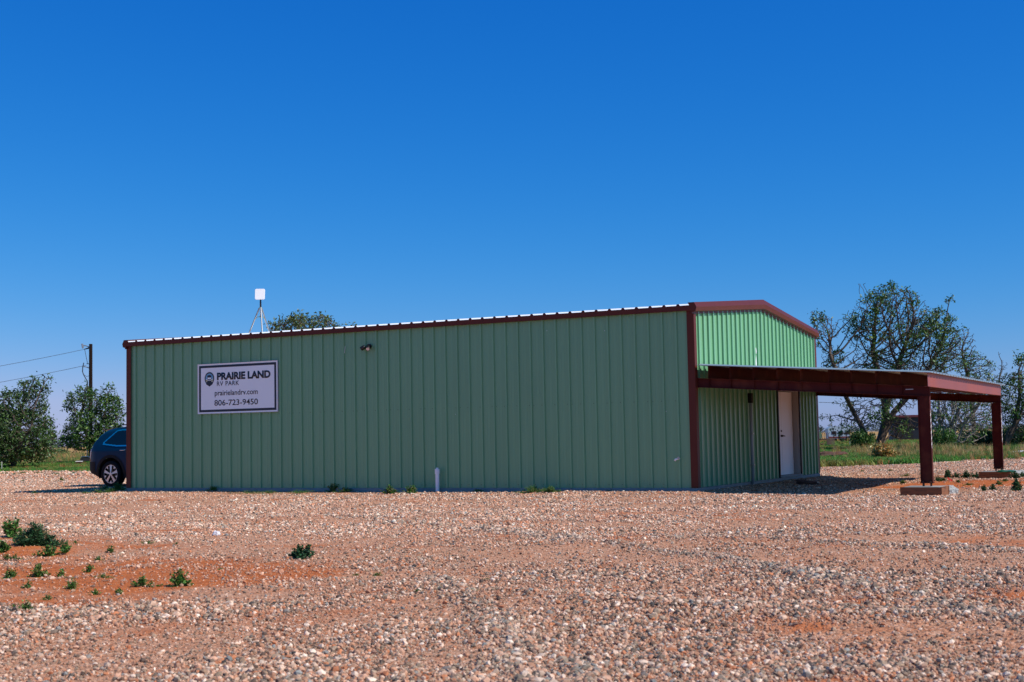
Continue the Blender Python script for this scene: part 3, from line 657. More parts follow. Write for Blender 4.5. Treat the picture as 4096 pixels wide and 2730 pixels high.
# corrugated canopy roof: ribs run down the slope
P = []; s = -.09
while s < BW+.16:
    P += [(s, 0), (s+.175, 0), (s+.195, .030), (s+.225, .030), (s+.245, 0)]; s += .3048
m = MB(); vs = []; fs = []; xr0, xr1 = .085, 4.70
for (s, d) in P:
    for xx in (xr0, xr1): z = pz(xx)+.266+d; vs += [(xx, s, z), (xx, s, z-.006)]
for i in range(len(P)-1): a = 4*i; b = a+4; fs += [(a, b, b+2, a+2), (a+1, a+3, b+3, b+1), (a, a+1, b+1, b), (a+2, b+2, b+3, a+3)]
fs += [(0, 2, 3, 1)]
m.add(vs, fs).build('canopy_roof', mat('teal_galvanised_roof', (.42, .52, .54), .35, metal=.3, noise=.08), cn)
MB().box(4.20, 4.34, VN-.012, VN-.002, bz(4.3)+.115, bz(4.3)+.13).build('beam_sticker', M['frame'], cn)
for yc in (VN+.05, VF):
    tz = bz(4.52); c0, c1 = 4.408, 4.628
    m = MB(); m.box(c0, c0+.012, yc-.055, yc+.055, .10, tz-.001); m.box(c1-.012, c1, yc-.055, yc+.055, .10, tz-.001); m.box(c0+.012, c1-.012, yc-.033, yc-.025, .10, tz-.001)
    co = m.build('column', M['red_iron'], cn)
    MB().box(c0-.012, c1+.012, yc-.07, yc+.07, .085, .100).build('base_plate', M['red_iron'], co)
    for bx in (c0+.04, c1-.04):
        for by in (yc-.045, yc+.045): MB().tube([(bx, by, .0), (bx, by, .101), (bx, by, .1011), (bx, by, .118), (bx, by, .1181), (bx, by, .13)], [.011, .011, .02, .02, .011, .011], 8).build('anchor_bolt', M['rust'], co)
    m = MB(); zz = 1.45; k = 0
    while zz > .75:                                              # white crayon squiggle on the outer flange
        m.tube([(c1+.002, yc-.030+.028*(k % 2), zz), (c1+.002, yc-.030+.028*((k+1) % 2), zz-.055)], .0055, 4); zz -= .055; k += 1
    m.build('crayon_mark', M['white'], co)
for yc, nm, lab in ((VN+.05, 'concrete_footing', 'square concrete footing in brown form boards under the nearer canopy column'), (VF, 'concrete_footing', 'square concrete footing in brown form boards under the farther canopy column')):
    ft = empty(nm, B(-4.45, yc, 0), -ANG, lab, 'footing', 'footings of the canopy columns')
    MB().box(-.31, .34, -.33, .36, -.35, .028).build('concrete_pad', M['slab'], ft, bevel=.008)
    m = MB(); m.box(-.36, .39, -.372, -.332, -.33, .024); m.box(-.36, .39, .362, .40, -.33, .022); m.box(-.352, -.312, -.331, .361, -.33, .020); m.build('form_boards', M['wood'], ft)
    MB().box(.342, .382, -.331, .361, -.33, .022).build('form_board_end', M['wood'], ft)

# small things around the footings
def lump(name, loc, r, material, label, cat, n=2, seed=1, flat=.6, bury=.2, group=None):
    import bmesh
    bm = bmesh.new(); bmesh.ops.create_icosphere(bm, subdivisions=n, radius=1); rr = random.Random(seed)
    from mathutils import noise as mn
    for v in bm.verts:
        d = 1+.35*mn.noise(v.co*1.7+Vector((seed, 0, 0)))+.12*mn.noise(v.co*6+Vector((0, seed, 0)))+rr.uniform(-.03, .03); v.co = Vector((v.co.x*r[0], v.co.y*r[1], v.co.z*r[2]))*d
    me = bpy.data.meshes.new(name); bm.to_mesh(me); bm.free(); me.materials.append(material)
    o = bpy.data.objects.new(name, me); COL.objects.link(o); o.location = loc; return tag(o, label, cat, group)
q = gp(3800, 1973, -.12); lump('concrete_rubble', (q[0], q[1]+.1, -.12), (.20, .22, .13), M['rubble'], 'grey lump of spilled concrete beside the nearer footing', 'rubble', 4, 3)
q = gp(4072, 1903, -.12); lump('concrete_rubble', (q[0], q[1], -.12), (.24, .25, .14), M['rubble'], 'grey lump of spilled concrete beside the farther footing', 'rubble', 4, 5)
q = B(-4.72, VF-.20, .03); o = lump('plastic_lid', q, (.24, .20, .035), M['green_plastic'], 'dark green plastic lid lying on the farther footing', 'lid', 3, 9)
q = gp(3797, 1930); fl = empty('marker_flag', (q[0], q[1], float(gz(q[0], q[1]))), 0, 'tiny red marker flag bent over in red soil between the canopy columns', 'flag')
MB().tube([(0,0,0), (.02,0,.12)], .003, 5).build('wire_stem', M['steel'], fl); MB().prism([(-.04, .13), (.075, .06), (.06, .03), (-.02, .075)], 'y', 0, .004).build('flag_cloth', M['red'], fl)
q = gp(865, 2136); lump('pale_rock', (q[0], q[1], float(gz(q[0], q[1]))+.02), (.05, .045, .045), M['stone'], 'fist-sized white rock lying alone in the gravel left of the lone weed', 'rock', 3, 2)
for (u, v, r, s, lab) in ((-.45, 6.1, (.28, 1.15, .075), 4, 'pile of dark excavated soil in the shade before the door'),):
    q = B(u, v, 0); lump('soil_pile', (q[0], q[1], float(gz(q[0], q[1]))-.02), r, M['soil'], lab, 'soil pile', 5, s)
q = gp(3330, 1832); lump('soil_pile', (q[0], q[1], -.12), (1.0, .8, .28), M['soil'], 'small dark earth heap in the grass just right of the far corner', 'soil pile', 4, 12)

# ------------------------------------------------------------------ the parked car (axis along the long wall, tail to the left)
q = gp(443, 1949, -.12); cu_, cv_ = uvof(q[0], q[1])
car = empty('parked_suv', B(cu_, cv_+.98, -.12), -ANG, 'dark blue sport utility vehicle parked behind the left end of the building', 'car')
CLX = [(-1.00,.80),(-.985,1.02),(-.95,1.12),(-.80,1.30),(-.62,1.52),(-.42,1.655),(-.2,1.70),(.3,1.755),(1.2,1.765),(2.0,1.72),(2.45,1.62),(3.0,1.33),(3.25,1.20),(3.7,1.13),(4.05,1.00),(4.12,.80)]
cxs = [p[0] for p in CLX]; czs = [p[1] for p in CLX]
ztop = lambda x: float(np.interp(x, cxs, czs))
def zbot(x):
    return float(np.interp(x, [-1.0, -.85, -.6, -.45, 3.3, 3.7, 4.12], [.52, .42, .34, .27, .27, .32, .45]))
def halfw(x, z):
    w = float(np.interp(z, [.2, .5, .8, 1.05, 1.2, 1.75], [.93, .985, .995, .985, .94, .70]))
    e = 1.0
    if x < -.55: t = (-.55-x)/.45; e = 1-.20*t**2.2
    if x > 3.5: t = (x-3.5)/.62; e = 1-.28*t**2
    return w*e
WH, WR, AR, WBX = .375, .385, .475, 2.90
def in_arch(x, z, r=AR): return math.hypot(x, z-WH) < r or math.hypot(x-WBX, z-WH) < r
def car_side(name, material, test, off, sides=(-1, 1), step=.025, parent=None, x0=-1.0, x1=4.12):
    m = MB(); ids = {}; vs = []; fs = []
    xs = np.arange(x0, x1+1e-6, step); zs = np.arange(.26, 1.76, step)
    for sd in sides:
        ids = {}
        def vid(x, z):
            k = (round(x, 4), round(z, 4))
            if k not in ids:
                X, Z = x, z
                for cx in (0, WBX):                              # snap to the arch circle
                    r = math.hypot(x-cx, z-WH)
                    for R_ in (AR, AR+.085):
                        if abs(r-R_) < step*.75: X = cx+(x-cx)/r*R_; Z = WH+(z-WH)/r*R_
                zt = ztop(X)-.0; Z = min(Z, zt); Z = max(Z, zbot(X)); w = halfw(X, Z)
                rr = .14; t = max(0, (Z-(zt-rr))/rr); w = w-(.10*t**2.2)
                ids[k] = len(vs); vs.append((X, sd*(w+off), Z))
            return ids[k]
        for x in xs[:-1]:
            for z in zs[:-1]:
                mx, mz = x+step/2, z+step/2
                if mz > ztop(mx)+step*.5 or mz < zbot(mx)-step*.5 or not test(mx, mz): continue
                fs.append((vid(x, z), vid(x+step, z), vid(x+step, z+step), vid(x, z+step)))
    m.add(vs, fs); return m.build(name, material, parent or car, smooth=True)
def near_arch(x, z): return min(math.hypot(x, z-WH), math.hypot(x-WBX, z-WH))
clad = lambda x, z: not in_arch(x, z) and ((near_arch(x, z) < AR+.085) or z < .44 or (x < -.60 and z < .74) or (x > 3.6 and z < .5))
def win(x, z, g=0):
    if z < 1.205-g+.04*max(0, -x)*2: return False
    zt = ztop(x)-.115+g
    if z > zt: return False
    if x < .35:                                                   # rounded rear quarter glass
        lim = -.30-g*1.6+(max(0, z-1.30))*1.15
        if x < lim: return False
        if z < 1.205-g+.10*max(0, .25-x): return False
    if x > 2.2 and z > 1.205+ (2.95+g-x)*.62: return False
    return True
body = car_side('body_side', M['carpaint'], lambda x, z: not in_arch(x, z), 0)
body.name = 'body'
# roof and ends: loft across
m = MB(); vs = []; fs = []; xs = list(np.arange(-1.0, 4.13, .04)); cols = 13
for x in xs:
    zt = ztop(x); w = halfw(x, zt)-.10
    for k in range(cols): t = -1+2*k/(cols-1); vs.append((x, t*w, zt+.03*(1-t*t)*(1 if zt > 1.3 else .4)))
for i in range(len(xs)-1):
    for k in range(cols-1): a = i*cols+k; fs.append((a, a+1, a+cols+1, a+cols))
m.add(vs, fs); m.build('roof', M['carpaint'], car, smooth=True)
m = MB()
for x, s in ((-1.0, 1), (4.12, 1)):
    zz = list(np.linspace(zbot(x), ztop(x), 8)); vs = []; fs = []
    for z in zz: vs += [(x, -halfw(x, z), z), (x, halfw(x, z), z)]
    for i in range(7): fs.append((2*i, 2*i+1, 2*i+3, 2*i+2))
    m.add(vs, fs)
m.add([(-1.0, -.78, .5), (4.1, -.7, .45), (4.1, .7, .45), (-1.0, .78, .5)], [(0,1,2,3)])
m.build('bumper', M['cladding'], car)
car_side('wheel_arch_cladding', M['cladding'], clad, .012)
car_side('window_chrome', M['chrome'], lambda x, z: win(x, z, .038) and not win(x, z, 0), .010, step=.0125)
car_side('window', M['glass'], lambda x, z: win(x, z) and not (abs(x-.60-(z-1.2)*.12) < .02) and not (abs(x-1.55) < .03), .006, step=.0125)
car_side('window_pillar', M['bronze'], lambda x, z: win(x, z) and ((abs(x-.60-(z-1.2)*.12) < .02) or (abs(x-1.55) < .03)), .007)
car_side('tail_light', M['tail'], lambda x, z: x < -.89+.35*(z-.74) and .70 < z < 1.12, .008, x1=-.7)
car_side('door_seam', M['black'], lambda x, z: not in_arch(x, z, AR+.085) and .44 < z < 1.2 and (abs(x-1.52) < .012 or abs(x-.62+(1-z)*.15) < .012 and z > .8), .004, step=.0125)
m = MB()
for x in (.36, 1.70):
    for sd in (-1, 1): w = halfw(x, 1.06)+.028; m.tube([(x, sd*(w-.02), 1.06), (x+.02, sd*w, 1.06), (x+.20, sd*w, 1.062), (x+.22, sd*(w-.02), 1.062)], .013, 8)
m.build('door_handle', M['chrome'], car, smooth=True)
MB().tube([(.02, -.66, 1.765), (.10, -.66, 1.80), (2.0, -.66, 1.79), (2.1, -.66, 1.74)], .016, 8).build('roof_rail', M['cladding'], car, smooth=True)
MB().tube([(.02, .66, 1.765), (.10, .66, 1.80), (2.0, .66, 1.79), (2.1, .66, 1.74)], .016, 8).build('roof_rail', M['cladding'], car, smooth=True)
MB().prism([(-.70, 1.645), (-.40, 1.69), (-.30, 1.715), (-.62, 1.67)], 'y', -.58, .58).build('spoiler', M['carpaint'], car)
for sd in (-1, 1):
    m = MB(); m.tube([(2.35, sd*.92, 1.22), (2.35, sd*1.08, 1.26)], [.05, .10], 10); m.build('wing_mirror', M['carpaint'], car, smooth=True)
    m = MB(); m.tube([(4.02, sd*.60, .92), (4.10, sd*.60, .92)], .10, 12); m.build('headlight', M['lens'], car)
def wheel(x, sd):
    w = empty('wheel', (x, sd*.87, WH)); w.parent = car
    m = MB(); R = WR; prof = [(-.125, R-.115), (-.13, R-.05), (-.115, R-.012), (-.08, R), (.08, R), (.115, R-.012), (.13, R-.05), (.125, R-.115)]; n = 40; vs = []; fs = []
    for k in range(n):
        a = 2*math.pi*k/n
        for (y, r) in prof: vs.append((r*math.cos(a), y, r*math.sin(a)))
    for k in range(n):
        for i in range(len(prof)-1): a = k*8+i; b = ((k+1) % n)*8+i; fs.append((a, b, b+1, a+1))
    m.add(vs, fs).build('tyre', M['tyre'], w, smooth=True)
    m = MB(); ri = R-.113; n = 40
    m.disc((0, sd*.115, 0), (0, 1, 0), ri-.018, ri, 40); m.tube([(0, sd*.085, 0), (0, sd*.122, 0)], .045, 14)
    for k in range(5):
        a0 = 2*math.pi*(k/5)+.31
        for da, wd in ((0, .030),):
            a = a0+da; c, s_ = math.cos(a), math.sin(a); px, pz_ = -s_, c
            i0, i1 = .035, ri-.005; w0, w1 = .018, .052
            m.add([(c*i0+px*w0, sd*.118, s_*i0+pz_*w0), (c*i0-px*w0, sd*.118, s_*i0-pz_*w0), (c*(i1-.07)-px*.036, sd*.112, s_*(i1-.07)-pz_*.036), (c*i1-px*w1, sd*.110, s_*i1-pz_*w1), (c*i1+px*w1, sd*.110, s_*i1+pz_*w1), (c*(i1-.07)+px*.036, sd*.112, s_*(i1-.07)+pz_*.036)], [(0,1,2,3,4,5)])
        a = a0+math.pi/5; c, s_ = math.cos(a), math.sin(a); px, pz_ = -s_, c
        m.add([(c*(ri-.085)+px*.008, sd*.109, s_*(ri-.085)+pz_*.008), (c*(ri-.085)-px*.008, sd*.109, s_*(ri-.085)-pz_*.008), (c*ri-px*.05, sd*.109, s_*ri-pz_*.05), (c*ri+px*.05, sd*.109, s_*ri+pz_*.05)], [(0,1,2,3)])
    m.build('rim', M['rim'], w)
    MB().tube([(0, sd*.02, 0), (0, sd*.06, 0)], ri+.002, 32).build('rim_barrel', M['rim_dark'], w)
    return w
for x in (0, WBX):
    for sd in (-1, 1): wheel(x, sd)
m = MB()
for cx in (0, WBX):
    for sd in (-1, 1):
        n = 16; vs = []; fs = []
        for k in range(n+1): a = math.radians(-15+210*k/n); vs += [(cx+AR*math.cos(a), sd*.985, WH+AR*math.sin(a)), (cx+AR*math.cos(a), sd*.60, WH+AR*math.sin(a))]
        for k in range(n): fs.append((2*k, 2*k+1, 2*k+3, 2*k+2))
        m.add(vs, fs)
m.box(-.62, 3.8, -.62, .62, .26, .8); m.build('underbody', M['black'], car)

# ------------------------------------------------------------------ utility pole and wires
PD = 100
def pt(x, y, D=PD): return at(x, y, D)
base = pt(362, 1850); up = empty('utility_pole', (base[0], PD, -.15), 0, 'dark wooden utility pole rising behind the left trees', 'pole')
def L_(p): return (p[0]-base[0], p[1]-PD, p[2]+.15)
top = L_(pt(363, 1377))
MB().tube([(0, 0, 0), top], [.15, .125], 12).build('pole', M['pole'], up, smooth=True)
MB().tube([L_(pt(360, 1391)), L_(pt(345, 1384)), L_(pt(333, 1383))], .04, 6).build('upper_bracket', M['steel'], up)
MB().tube([L_(pt(360, 1474)), L_(pt(345, 1469)), L_(pt(335, 1467))], .04, 6).build('lower_bracket', M['steel'], up)
MB().tube([L_(pt(329, 1376)), L_(pt(332, 1394))], .075, 8).build('fuse_cutout', M['steel'], up)
MB().tube([L_(pt(355, 1393)), L_(pt(338, 1398))], [.06, .03], 8).build('insulator', M['black'], up); MB().tube([L_(pt(358, 1456)), L_(pt(346, 1456))], .03, 6).build('insulator', M['black'], up)
MB().tube([L_(pt(335, 1452)), L_(pt(331, 1470)), L_(pt(330, 1488)), L_(pt(336, 1503)), L_(pt(345, 1518)), L_(pt(349, 1527))], .035, 6).tube([L_(pt(338, 1395)), L_(pt(344, 1424)), L_(pt(350, 1454))], .02, 5).tube([L_(pt(336, 1500)), L_(pt(346, 1507)), L_(pt(358, 1504))], .015, 5).build('cable', M['black'], up)
MB().tube([L_(pt(349, 1527)), (L_(pt(349, 1850))[0], 0, .1)], .04, 8).build('conduit', M['steel'], up)
def wire(name, pts, r, label):
    return tag(MB().tube(pts, r, 5).build(name, M['wire']), label, 'wire')
def span(p0, p1, sag, n=14):
    return [tuple(p0[i]*(1-t)+p1[i]*t-(sag*4*t*(1-t) if i == 2 else 0) for i in range(3)) for t in [k/n for k in range(n+1)]]
wire('power_line', span(pt(339, 1398), at(-900, 1585, 92), .35), .015, 'upper of two thin power lines running left from the pole')
wire('power_line', span(pt(345, 1462), at(-900, 1650, 92), .35), .015, 'lower of two thin power lines running left from the pole')

# ------------------------------------------------------------------ trees grown by space colonisation
def grow(roots, attractors, step=.22, infl=2.2, kill=.32, iters=170, droop=0.0, seed=1):
    r = np.random.default_rng(seed); P = [np.array(p, float) for p, _ in roots]; par = [q for _, q in roots]
    A = np.array(attractors, float); alive = np.ones(len(A), bool); pos = np.array(P)
    nd = np.full(len(A), 1e9); ni = np.zeros(len(A), int)
    def upd(new, off):
        d = np.linalg.norm(A[:, None, :]-new[None], axis=2); j = d.argmin(1); dm_ = d[np.arange(len(A)), j]; b = dm_ < nd; nd[b] = dm_[b]; ni[b] = j[b]+off
    upd(pos, 0)
    for it in range(iters):
        act = alive & (nd < (infl if it > 30 else 99))
        if not act.any(): break
        idx = np.unique(ni[act]); new = []; np_ = []
        for i in idx:
            s = A[act & (ni == i)]; v = s-pos[i]; v = v/(np.linalg.norm(v, axis=1, keepdims=True)+1e-9); v = v.sum(0)+r.normal(0, .25, 3); v[2] -= droop
            l = np.linalg.norm(v)
            if l < 1e-6: continue
            new.append(pos[i]+v/l*step); np_.append(i)
        if not new: break
        new = np.array(new); off = len(pos); pos = np.vstack([pos, new]); par += np_; upd(new, off); alive &= nd > kill
        if len(pos) > 14000: break
    return pos, np.array(par)
def radii(pos, par, tip=.009, ex=2.35):
    n = len(pos); acc = np.zeros(n); kids = np.zeros(n, int)
    for i in range(n-1, -1, -1):
        if acc[i] == 0: acc[i] = tip**ex
        if par[i] >= 0: acc[par[i]] += acc[i]; kids[par[i]] += 1
    return acc**(1/ex), kids
def tree_mesh(pos, par, R, name, material, parent, minr=0):
    n = len(pos); V = []; F_ = []; Fi = []
    d = np.zeros((n, 3))
    for i in range(n):
        if par[i] >= 0: d[i] = pos[i]-pos[par[i]]
    ch = {}
    for i in range(n): ch.setdefault(par[i], []).append(i)
    for i in range(n):
        if par[i] < 0: c = ch.get(i, []); d[i] = (pos[c[0]]-pos[i]) if c else (0,0,1)
    d /= (np.linalg.norm(d, axis=1, keepdims=True)+1e-9)
    ref = np.where(np.abs(d[:, 2:3]) < .9, np.array([[0,0,1.]]), np.array([[1.,0,0]]))
    ref = np.tile(np.array([[.31, .87, .38]]), (n, 1)); a = np.cross(d, ref); a /= (np.linalg.norm(a, axis=1, keepdims=True)+1e-9); b = np.cross(d, a)
    K = 6; an = np.arange(K)*2*math.pi/K
    rings = pos[:, None, :]+R[:, None, None]*(np.cos(an)[None, :, None]*a[:, None, :]+np.sin(an)[None, :, None]*b[:, None, :])
    # each segment gets its own start ring so that side twigs leave at their own thickness
    kid = [i for i in range(n) if par[i] >= 0]; kid = np.array(kid); pr = par[kid]
    rs = np.minimum(R[pr], R[kid]*1.25)
    r0 = pos[pr][:, None, :]+rs[:, None, None]*(np.cos(an)[None, :, None]*a[kid][:, None, :]+np.sin(an)[None, :, None]*b[kid][:, None, :])
    V = np.concatenate([r0.reshape(-1, 3), rings[kid].reshape(-1, 3)]); m_ = len(kid)
    q = np.arange(K); q2 = (q+1) % K; o = (np.arange(m_)*K)[:, None]
    F_ = np.stack([o+q, o+q2, o+q2+m_*K, o+q+m_*K], -1).reshape(-1, 4)
    return raw(name, V, F_, material, parent, smooth=True)
LEAFMUL = 2.0
def leaves_mesh(C, per, spread, size, kinds, w, name, parent, seed=1, droop=.3):
    r = np.random.default_rng(seed); per = int(per*LEAFMUL); k = len(C)*per
    c = np.repeat(C, per, 0)+r.normal(0, 1, (k, 3))*spread
    n = r.normal(0, 1, (k, 3)); n[:, 2] = np.abs(n[:, 2])+.25; n /= np.linalg.norm(n, axis=1, keepdims=True)
    t = np.cross(n, r.normal(0, 1, (k, 3))); t[:, 2] -= droop; t /= np.linalg.norm(t, axis=1, keepdims=True); b = np.cross(n, t); s = size*r.uniform(.6, 1.3, (k, 1))
    V = np.stack([c-t*s, c+b*s*.42, c+t*s, c-b*s*.42], 1).reshape(-1, 3); F_ = np.arange(4*k).reshape(k, 4)
    col = np.array(kinds)[r.choice(len(kinds), k, p=w)]*r.uniform(.7, 1.3, (k, 1))*np.repeat(r.uniform(.75, 1.25, (len(C), 1)), per, 0)
    return raw(name, V, F_, M['leaf'], parent, attr={'tint': ('FACE', 'FLOAT_VECTOR', col)})
def crown_pts(ells, D, seed):
    """ells: (cx, cy, rx, ry, count, depth) in measured picture units at distance D"""
    r = np.random.default_rng(seed); A = []
    s = D/F_PX
    for (cx, cy, rx, ry, k, dep) in ells:
        q = r.normal(0, 1, (k, 3)); q /= np.linalg.norm(q, axis=1, keepdims=True); q *= (r.random((k, 1))**(.42))
        o = np.array(at(cx, cy, D)); A.append(o+q*np.array([rx*s, dep, ry*s]))
    return np.concatenate(A)
LK = [(.040,.100,.018), (.070,.155,.030), (.11,.21,.045), (.022,.055,.014), (.18,.27,.06)]; LW = [.30, .28, .18, .16, .08]
DENS = 1.7
def tree(name, label, D, basepx, limbs, ells, seed, leaf_frac, per, spread, lsize, bark='bark', step=.22, infl=2.4, kill=.24, group=None, tip=.009, trunk_r=None, leaf_rule=None, kinds=LK, droop=0):
    b = at(basepx[0], basepx[1], D); zg = float(gz(b[0], D))
    root = empty(name, (b[0], D, zg), 0, label, 'tree', group); ells = [(a_, b_, c_, d_, int(k_*DENS), e_) for (a_, b_, c_, d_, k_, e_) in ells]
    o = np.array([b[0], D, zg]); nodes = [(np.array([0,0,-.1]), -1)]
    for lb in limbs:                                              # main limbs as measured polylines; dy = depth offset
        prev = 0; last = nodes[0][0]
        for (x, y, dy) in lb:
            p = np.array(at(x, y, D+dy))-o; seg = p-last; k = max(1, int(np.linalg.norm(seg)/step))
            for j in range(1, k+1): nodes.append((last+seg*j/k, prev)); prev = len(nodes)-1
            last = p
    A = crown_pts(ells, D, seed)-o; A = A[A[:, 2] > .15]
    pos, par = grow(nodes, A, step, infl, kill, seed=seed, droop=droop); R, kids = radii(pos, par, tip)
    if trunk_r: R = R*min(1.6, trunk_r/R[0]) if R[0] < trunk_r else R*(trunk_r/R[0])**np.clip(R/R[0]*1.5, 0, 1)
    tree_mesh(pos, par, R, 'trunk', M[bark], root)
    r = np.random.default_rng(seed+5); fine = np.where(R < .020)[0]; fine = fine[(r.random(len(fine)) < leaf_frac)]
    if leaf_rule is not None: fine = np.array([i for i in fine if r.random() < leaf_rule(pos[i]+o)], int)
    if len(fine): leaves_mesh(pos[fine], per, spread, lsize, kinds, LW, 'crown', root, seed, )
    return root
airy = lambda p: float(np.clip(vnoise(np.array([p[0]*1.0+p[1]*.3]), np.array([p[2]*1.5]), .75, 75)[0]*2.6-.08, 0.05, 1)) if p[2] > 2.0 else 1.0
tree('elm_tree', 'full dark green tree at the left edge of the picture', 80, (55, 1862), [[(60,1800,0),(80,1700,0)], [(40,1780,1),(10,1690,1)], [(70,1790,-1),(120,1720,-1)]],
     [(60,1740,165,105,1000,2.3),(75,1640,120,80,520,1.6),(135,1560,65,50,170,.9),(190,1515,30,10,22,.3),(35,1590,35,30,60,.6),(10,1680,90,80,300,1.4),(160,1800,55,40,150,1.0),(30,1820,150,35,260,2)], 3, .62, 10, .15, .10, leaf_rule=airy, trunk_r=.22, group='trees behind the lot', kinds=[(.040,.088,.020), (.065,.13,.033), (.11,.19,.055), (.022,.05,.014), (.17,.24,.08)])
tree('elm_tree', 'smaller open green tree between the utility pole and the blue car', 90, (375, 1850), [[(372,1800,0),(350,1740,0)], [(370,1780,0),(400,1700,0)], [(365,1770,0),(320,1690,0)]],
     [(370,1720,110,90,560,2.2),(340,1620,80,70,260,1.5),(420,1600,70,50,170,1.2),(440,1560,25,28,30,.5),(455,1660,45,50,110,1),(300,1760,60,50,150,1.2),(470,1740,40,40,80,1),(330,1560,30,20,30,.5),(420,1780,80,40,180,1.4)], 5, .62, 8, .14, .11, leaf_rule=airy, trunk_r=.17, group='trees behind the lot')
tree('elm_tree', 'feathery green treetop showing above the roof right of the antenna', 62, (1240, 1880), [[(1245,1600,0),(1240,1400,0)], [(1245,1500,0),(1180,1390,0)], [(1250,1480,0),(1330,1380,0)]],
     [(1120,1330,50,55,190,1.2),(1200,1300,60,50,200,1.3),(1290,1295,55,42,200,1.3),(1250,1360,170,45,420,2.0),(1370,1330,50,28,130,.9),(1410,1305,20,10,20,.4),(1215,1265,25,12,30,.5),(1300,1268,20,12,26,.5)], 8, .6, 8, .12, .08, leaf_rule=airy, trunk_r=.20, group='trees behind the lot', kinds=[(.07,.11,.03), (.11,.16,.045), (.16,.21,.07), (.045,.075,.02), (.22,.26,.10)])
mainleaf = lambda p: float(np.clip(vnoise(np.array([p[0]*1.0+31]), np.array([p[2]*1.0+p[1]*.6]), .8, 77)[0]*3.4-1.30, 0.0, 1))
tree('elm_tree', 'largest tree on the right, forked trunk and open half bare crown', 85, (3505, 1800),
     [[(3540,1700,0),(3545,1640,0),(3560,1560,0),(3600,1440,0)], [(3575,1650,0),(3625,1595,0),(3700,1500,0)], [(3475,1765,0),(3450,1715,0),(3420,1660,0),(3385,1590,-1),(3350,1500,-1),(3320,1420,-1)], [(3440,1690,1),(3350,1662,1),(3290,1668,1),(3265,1672,1)], [(3545,1660,2),(3520,1520,2),(3490,1400,2)], [(3560,1740,1),(3600,1755,1),(3603,1785,1)], [(3400,1620,0),(3330,1612,0),(3275,1610,0)]],
     [(3610,1330,150,120,900,3.0),(3560,1210,140,70,420,2.2),(3450,1300,80,90,340,2.0),(3720,1330,120,110,480,2.2),(3640,1470,180,70,600,2.6),(3470,1450,100,70,330,2),(3450,1140,22,14,20,.4),(3565,1135,15,10,14,.3),(3800,1200,30,18,26,.5),
      (3300,1330,60,75,230,1.4),(3260,1270,30,40,60,.8),(3330,1440,50,60,170,1.2),(3800,1400,70,100,220,1.5),(3500,1640,120,60,420,2),(3620,1700,70,40,160,1.4),(3400,1690,50,50,130,1),(3360,1750,14,25,26,.3),(3590,1600,90,50,220,1.6)],
     13, .50, 7, .12, .095, trunk_r=.34, step=.20, infl=2.0, kill=.22, group='trees behind the lot', leaf_rule=mainleaf)
sparse = lambda p: float(np.clip(vnoise(np.array([p[0]*1.1]), np.array([p[2]*1.1]), 1.0, 79)[0]*2.0-.75, 0.0, 1))
tree('dead_tree', 'tangled grey half-dead tree behind the space between the canopy columns', 78, (3790, 1815), [[(3790,1740,0),(3810,1690,0)], [(3785,1760,0),(3760,1690,0)], [(3795,1740,1),(3860,1690,1)], [(3792,1770,-1),(3850,1770,-1)]],
     [(3790,1650,110,80,760,1.9),(3870,1680,100,80,620,1.8),(3830,1750,110,40,240,1.6),(3760,1560,60,60,160,1.2),(3850,1560,110,60,320,1.5),(3930,1620,50,80,180,1.2)], 17, .40, 6, .10, .085, bark='bark_grey', tip=.012, trunk_r=.22, step=.20, infl=2.1, kill=.22, group='trees behind the lot', leaf_rule=sparse, droop=.25)
tree('elm_tree', 'leaning bare-topped tree rising right behind the far canopy column', 92, (3900, 1800), [[(3890,1640,0),(3870,1500,0),(3850,1420,0)], [(3895,1650,0),(3950,1560,0)]],
     [(3850,1400,60,70,240,1.4),(3900,1480,80,60,330,1.5),(3920,1550,90,60,380,1.6),(3870,1340,30,40,40,.6),(3990,1600,50,70,230,1.3)], 19, .4, 5, .11, .09, trunk_r=.18, group='trees behind the lot', leaf_rule=lambda p: .15 if p[2] > 6.4 else .75)
tree('elm_tree', 'green tree at the right edge of the picture with drooping limbs', 82, (4020, 1800), [[(4030,1730,0),(4075,1680,0),(4100,1600,0)], [(4060,1690,0),(4080,1580,0),(4075,1480,0)], [(4085,1660,1),(4140,1640,1),(4170,1700,1)]],
     [(4085,1450,28,40,110,.9),(4060,1540,60,60,300,1.4),(4110,1620,70,70,320,1.6),(4030,1640,50,60,200,1.2),(4160,1560,60,90,260,1.6),(4140,1720,60,60,130,1.2)], 23, .5, 6, .12, .095, trunk_r=.17, group='trees behind the lot')
tree('dead_tree', 'bare dead treetop poking up between the two rightmost green trees', 100, (3985, 1790), [[(3990,1600,0),(4000,1500,0)]],
     [(4010,1480,22,50,100,.7),(3995,1420,10,25,22,.3),(3985,1540,35,50,110,.8)], 29, .3, 4, .1, .08, bark='bark', trunk_r=.12, group='trees behind the lot', leaf_rule=lambda p: .1)
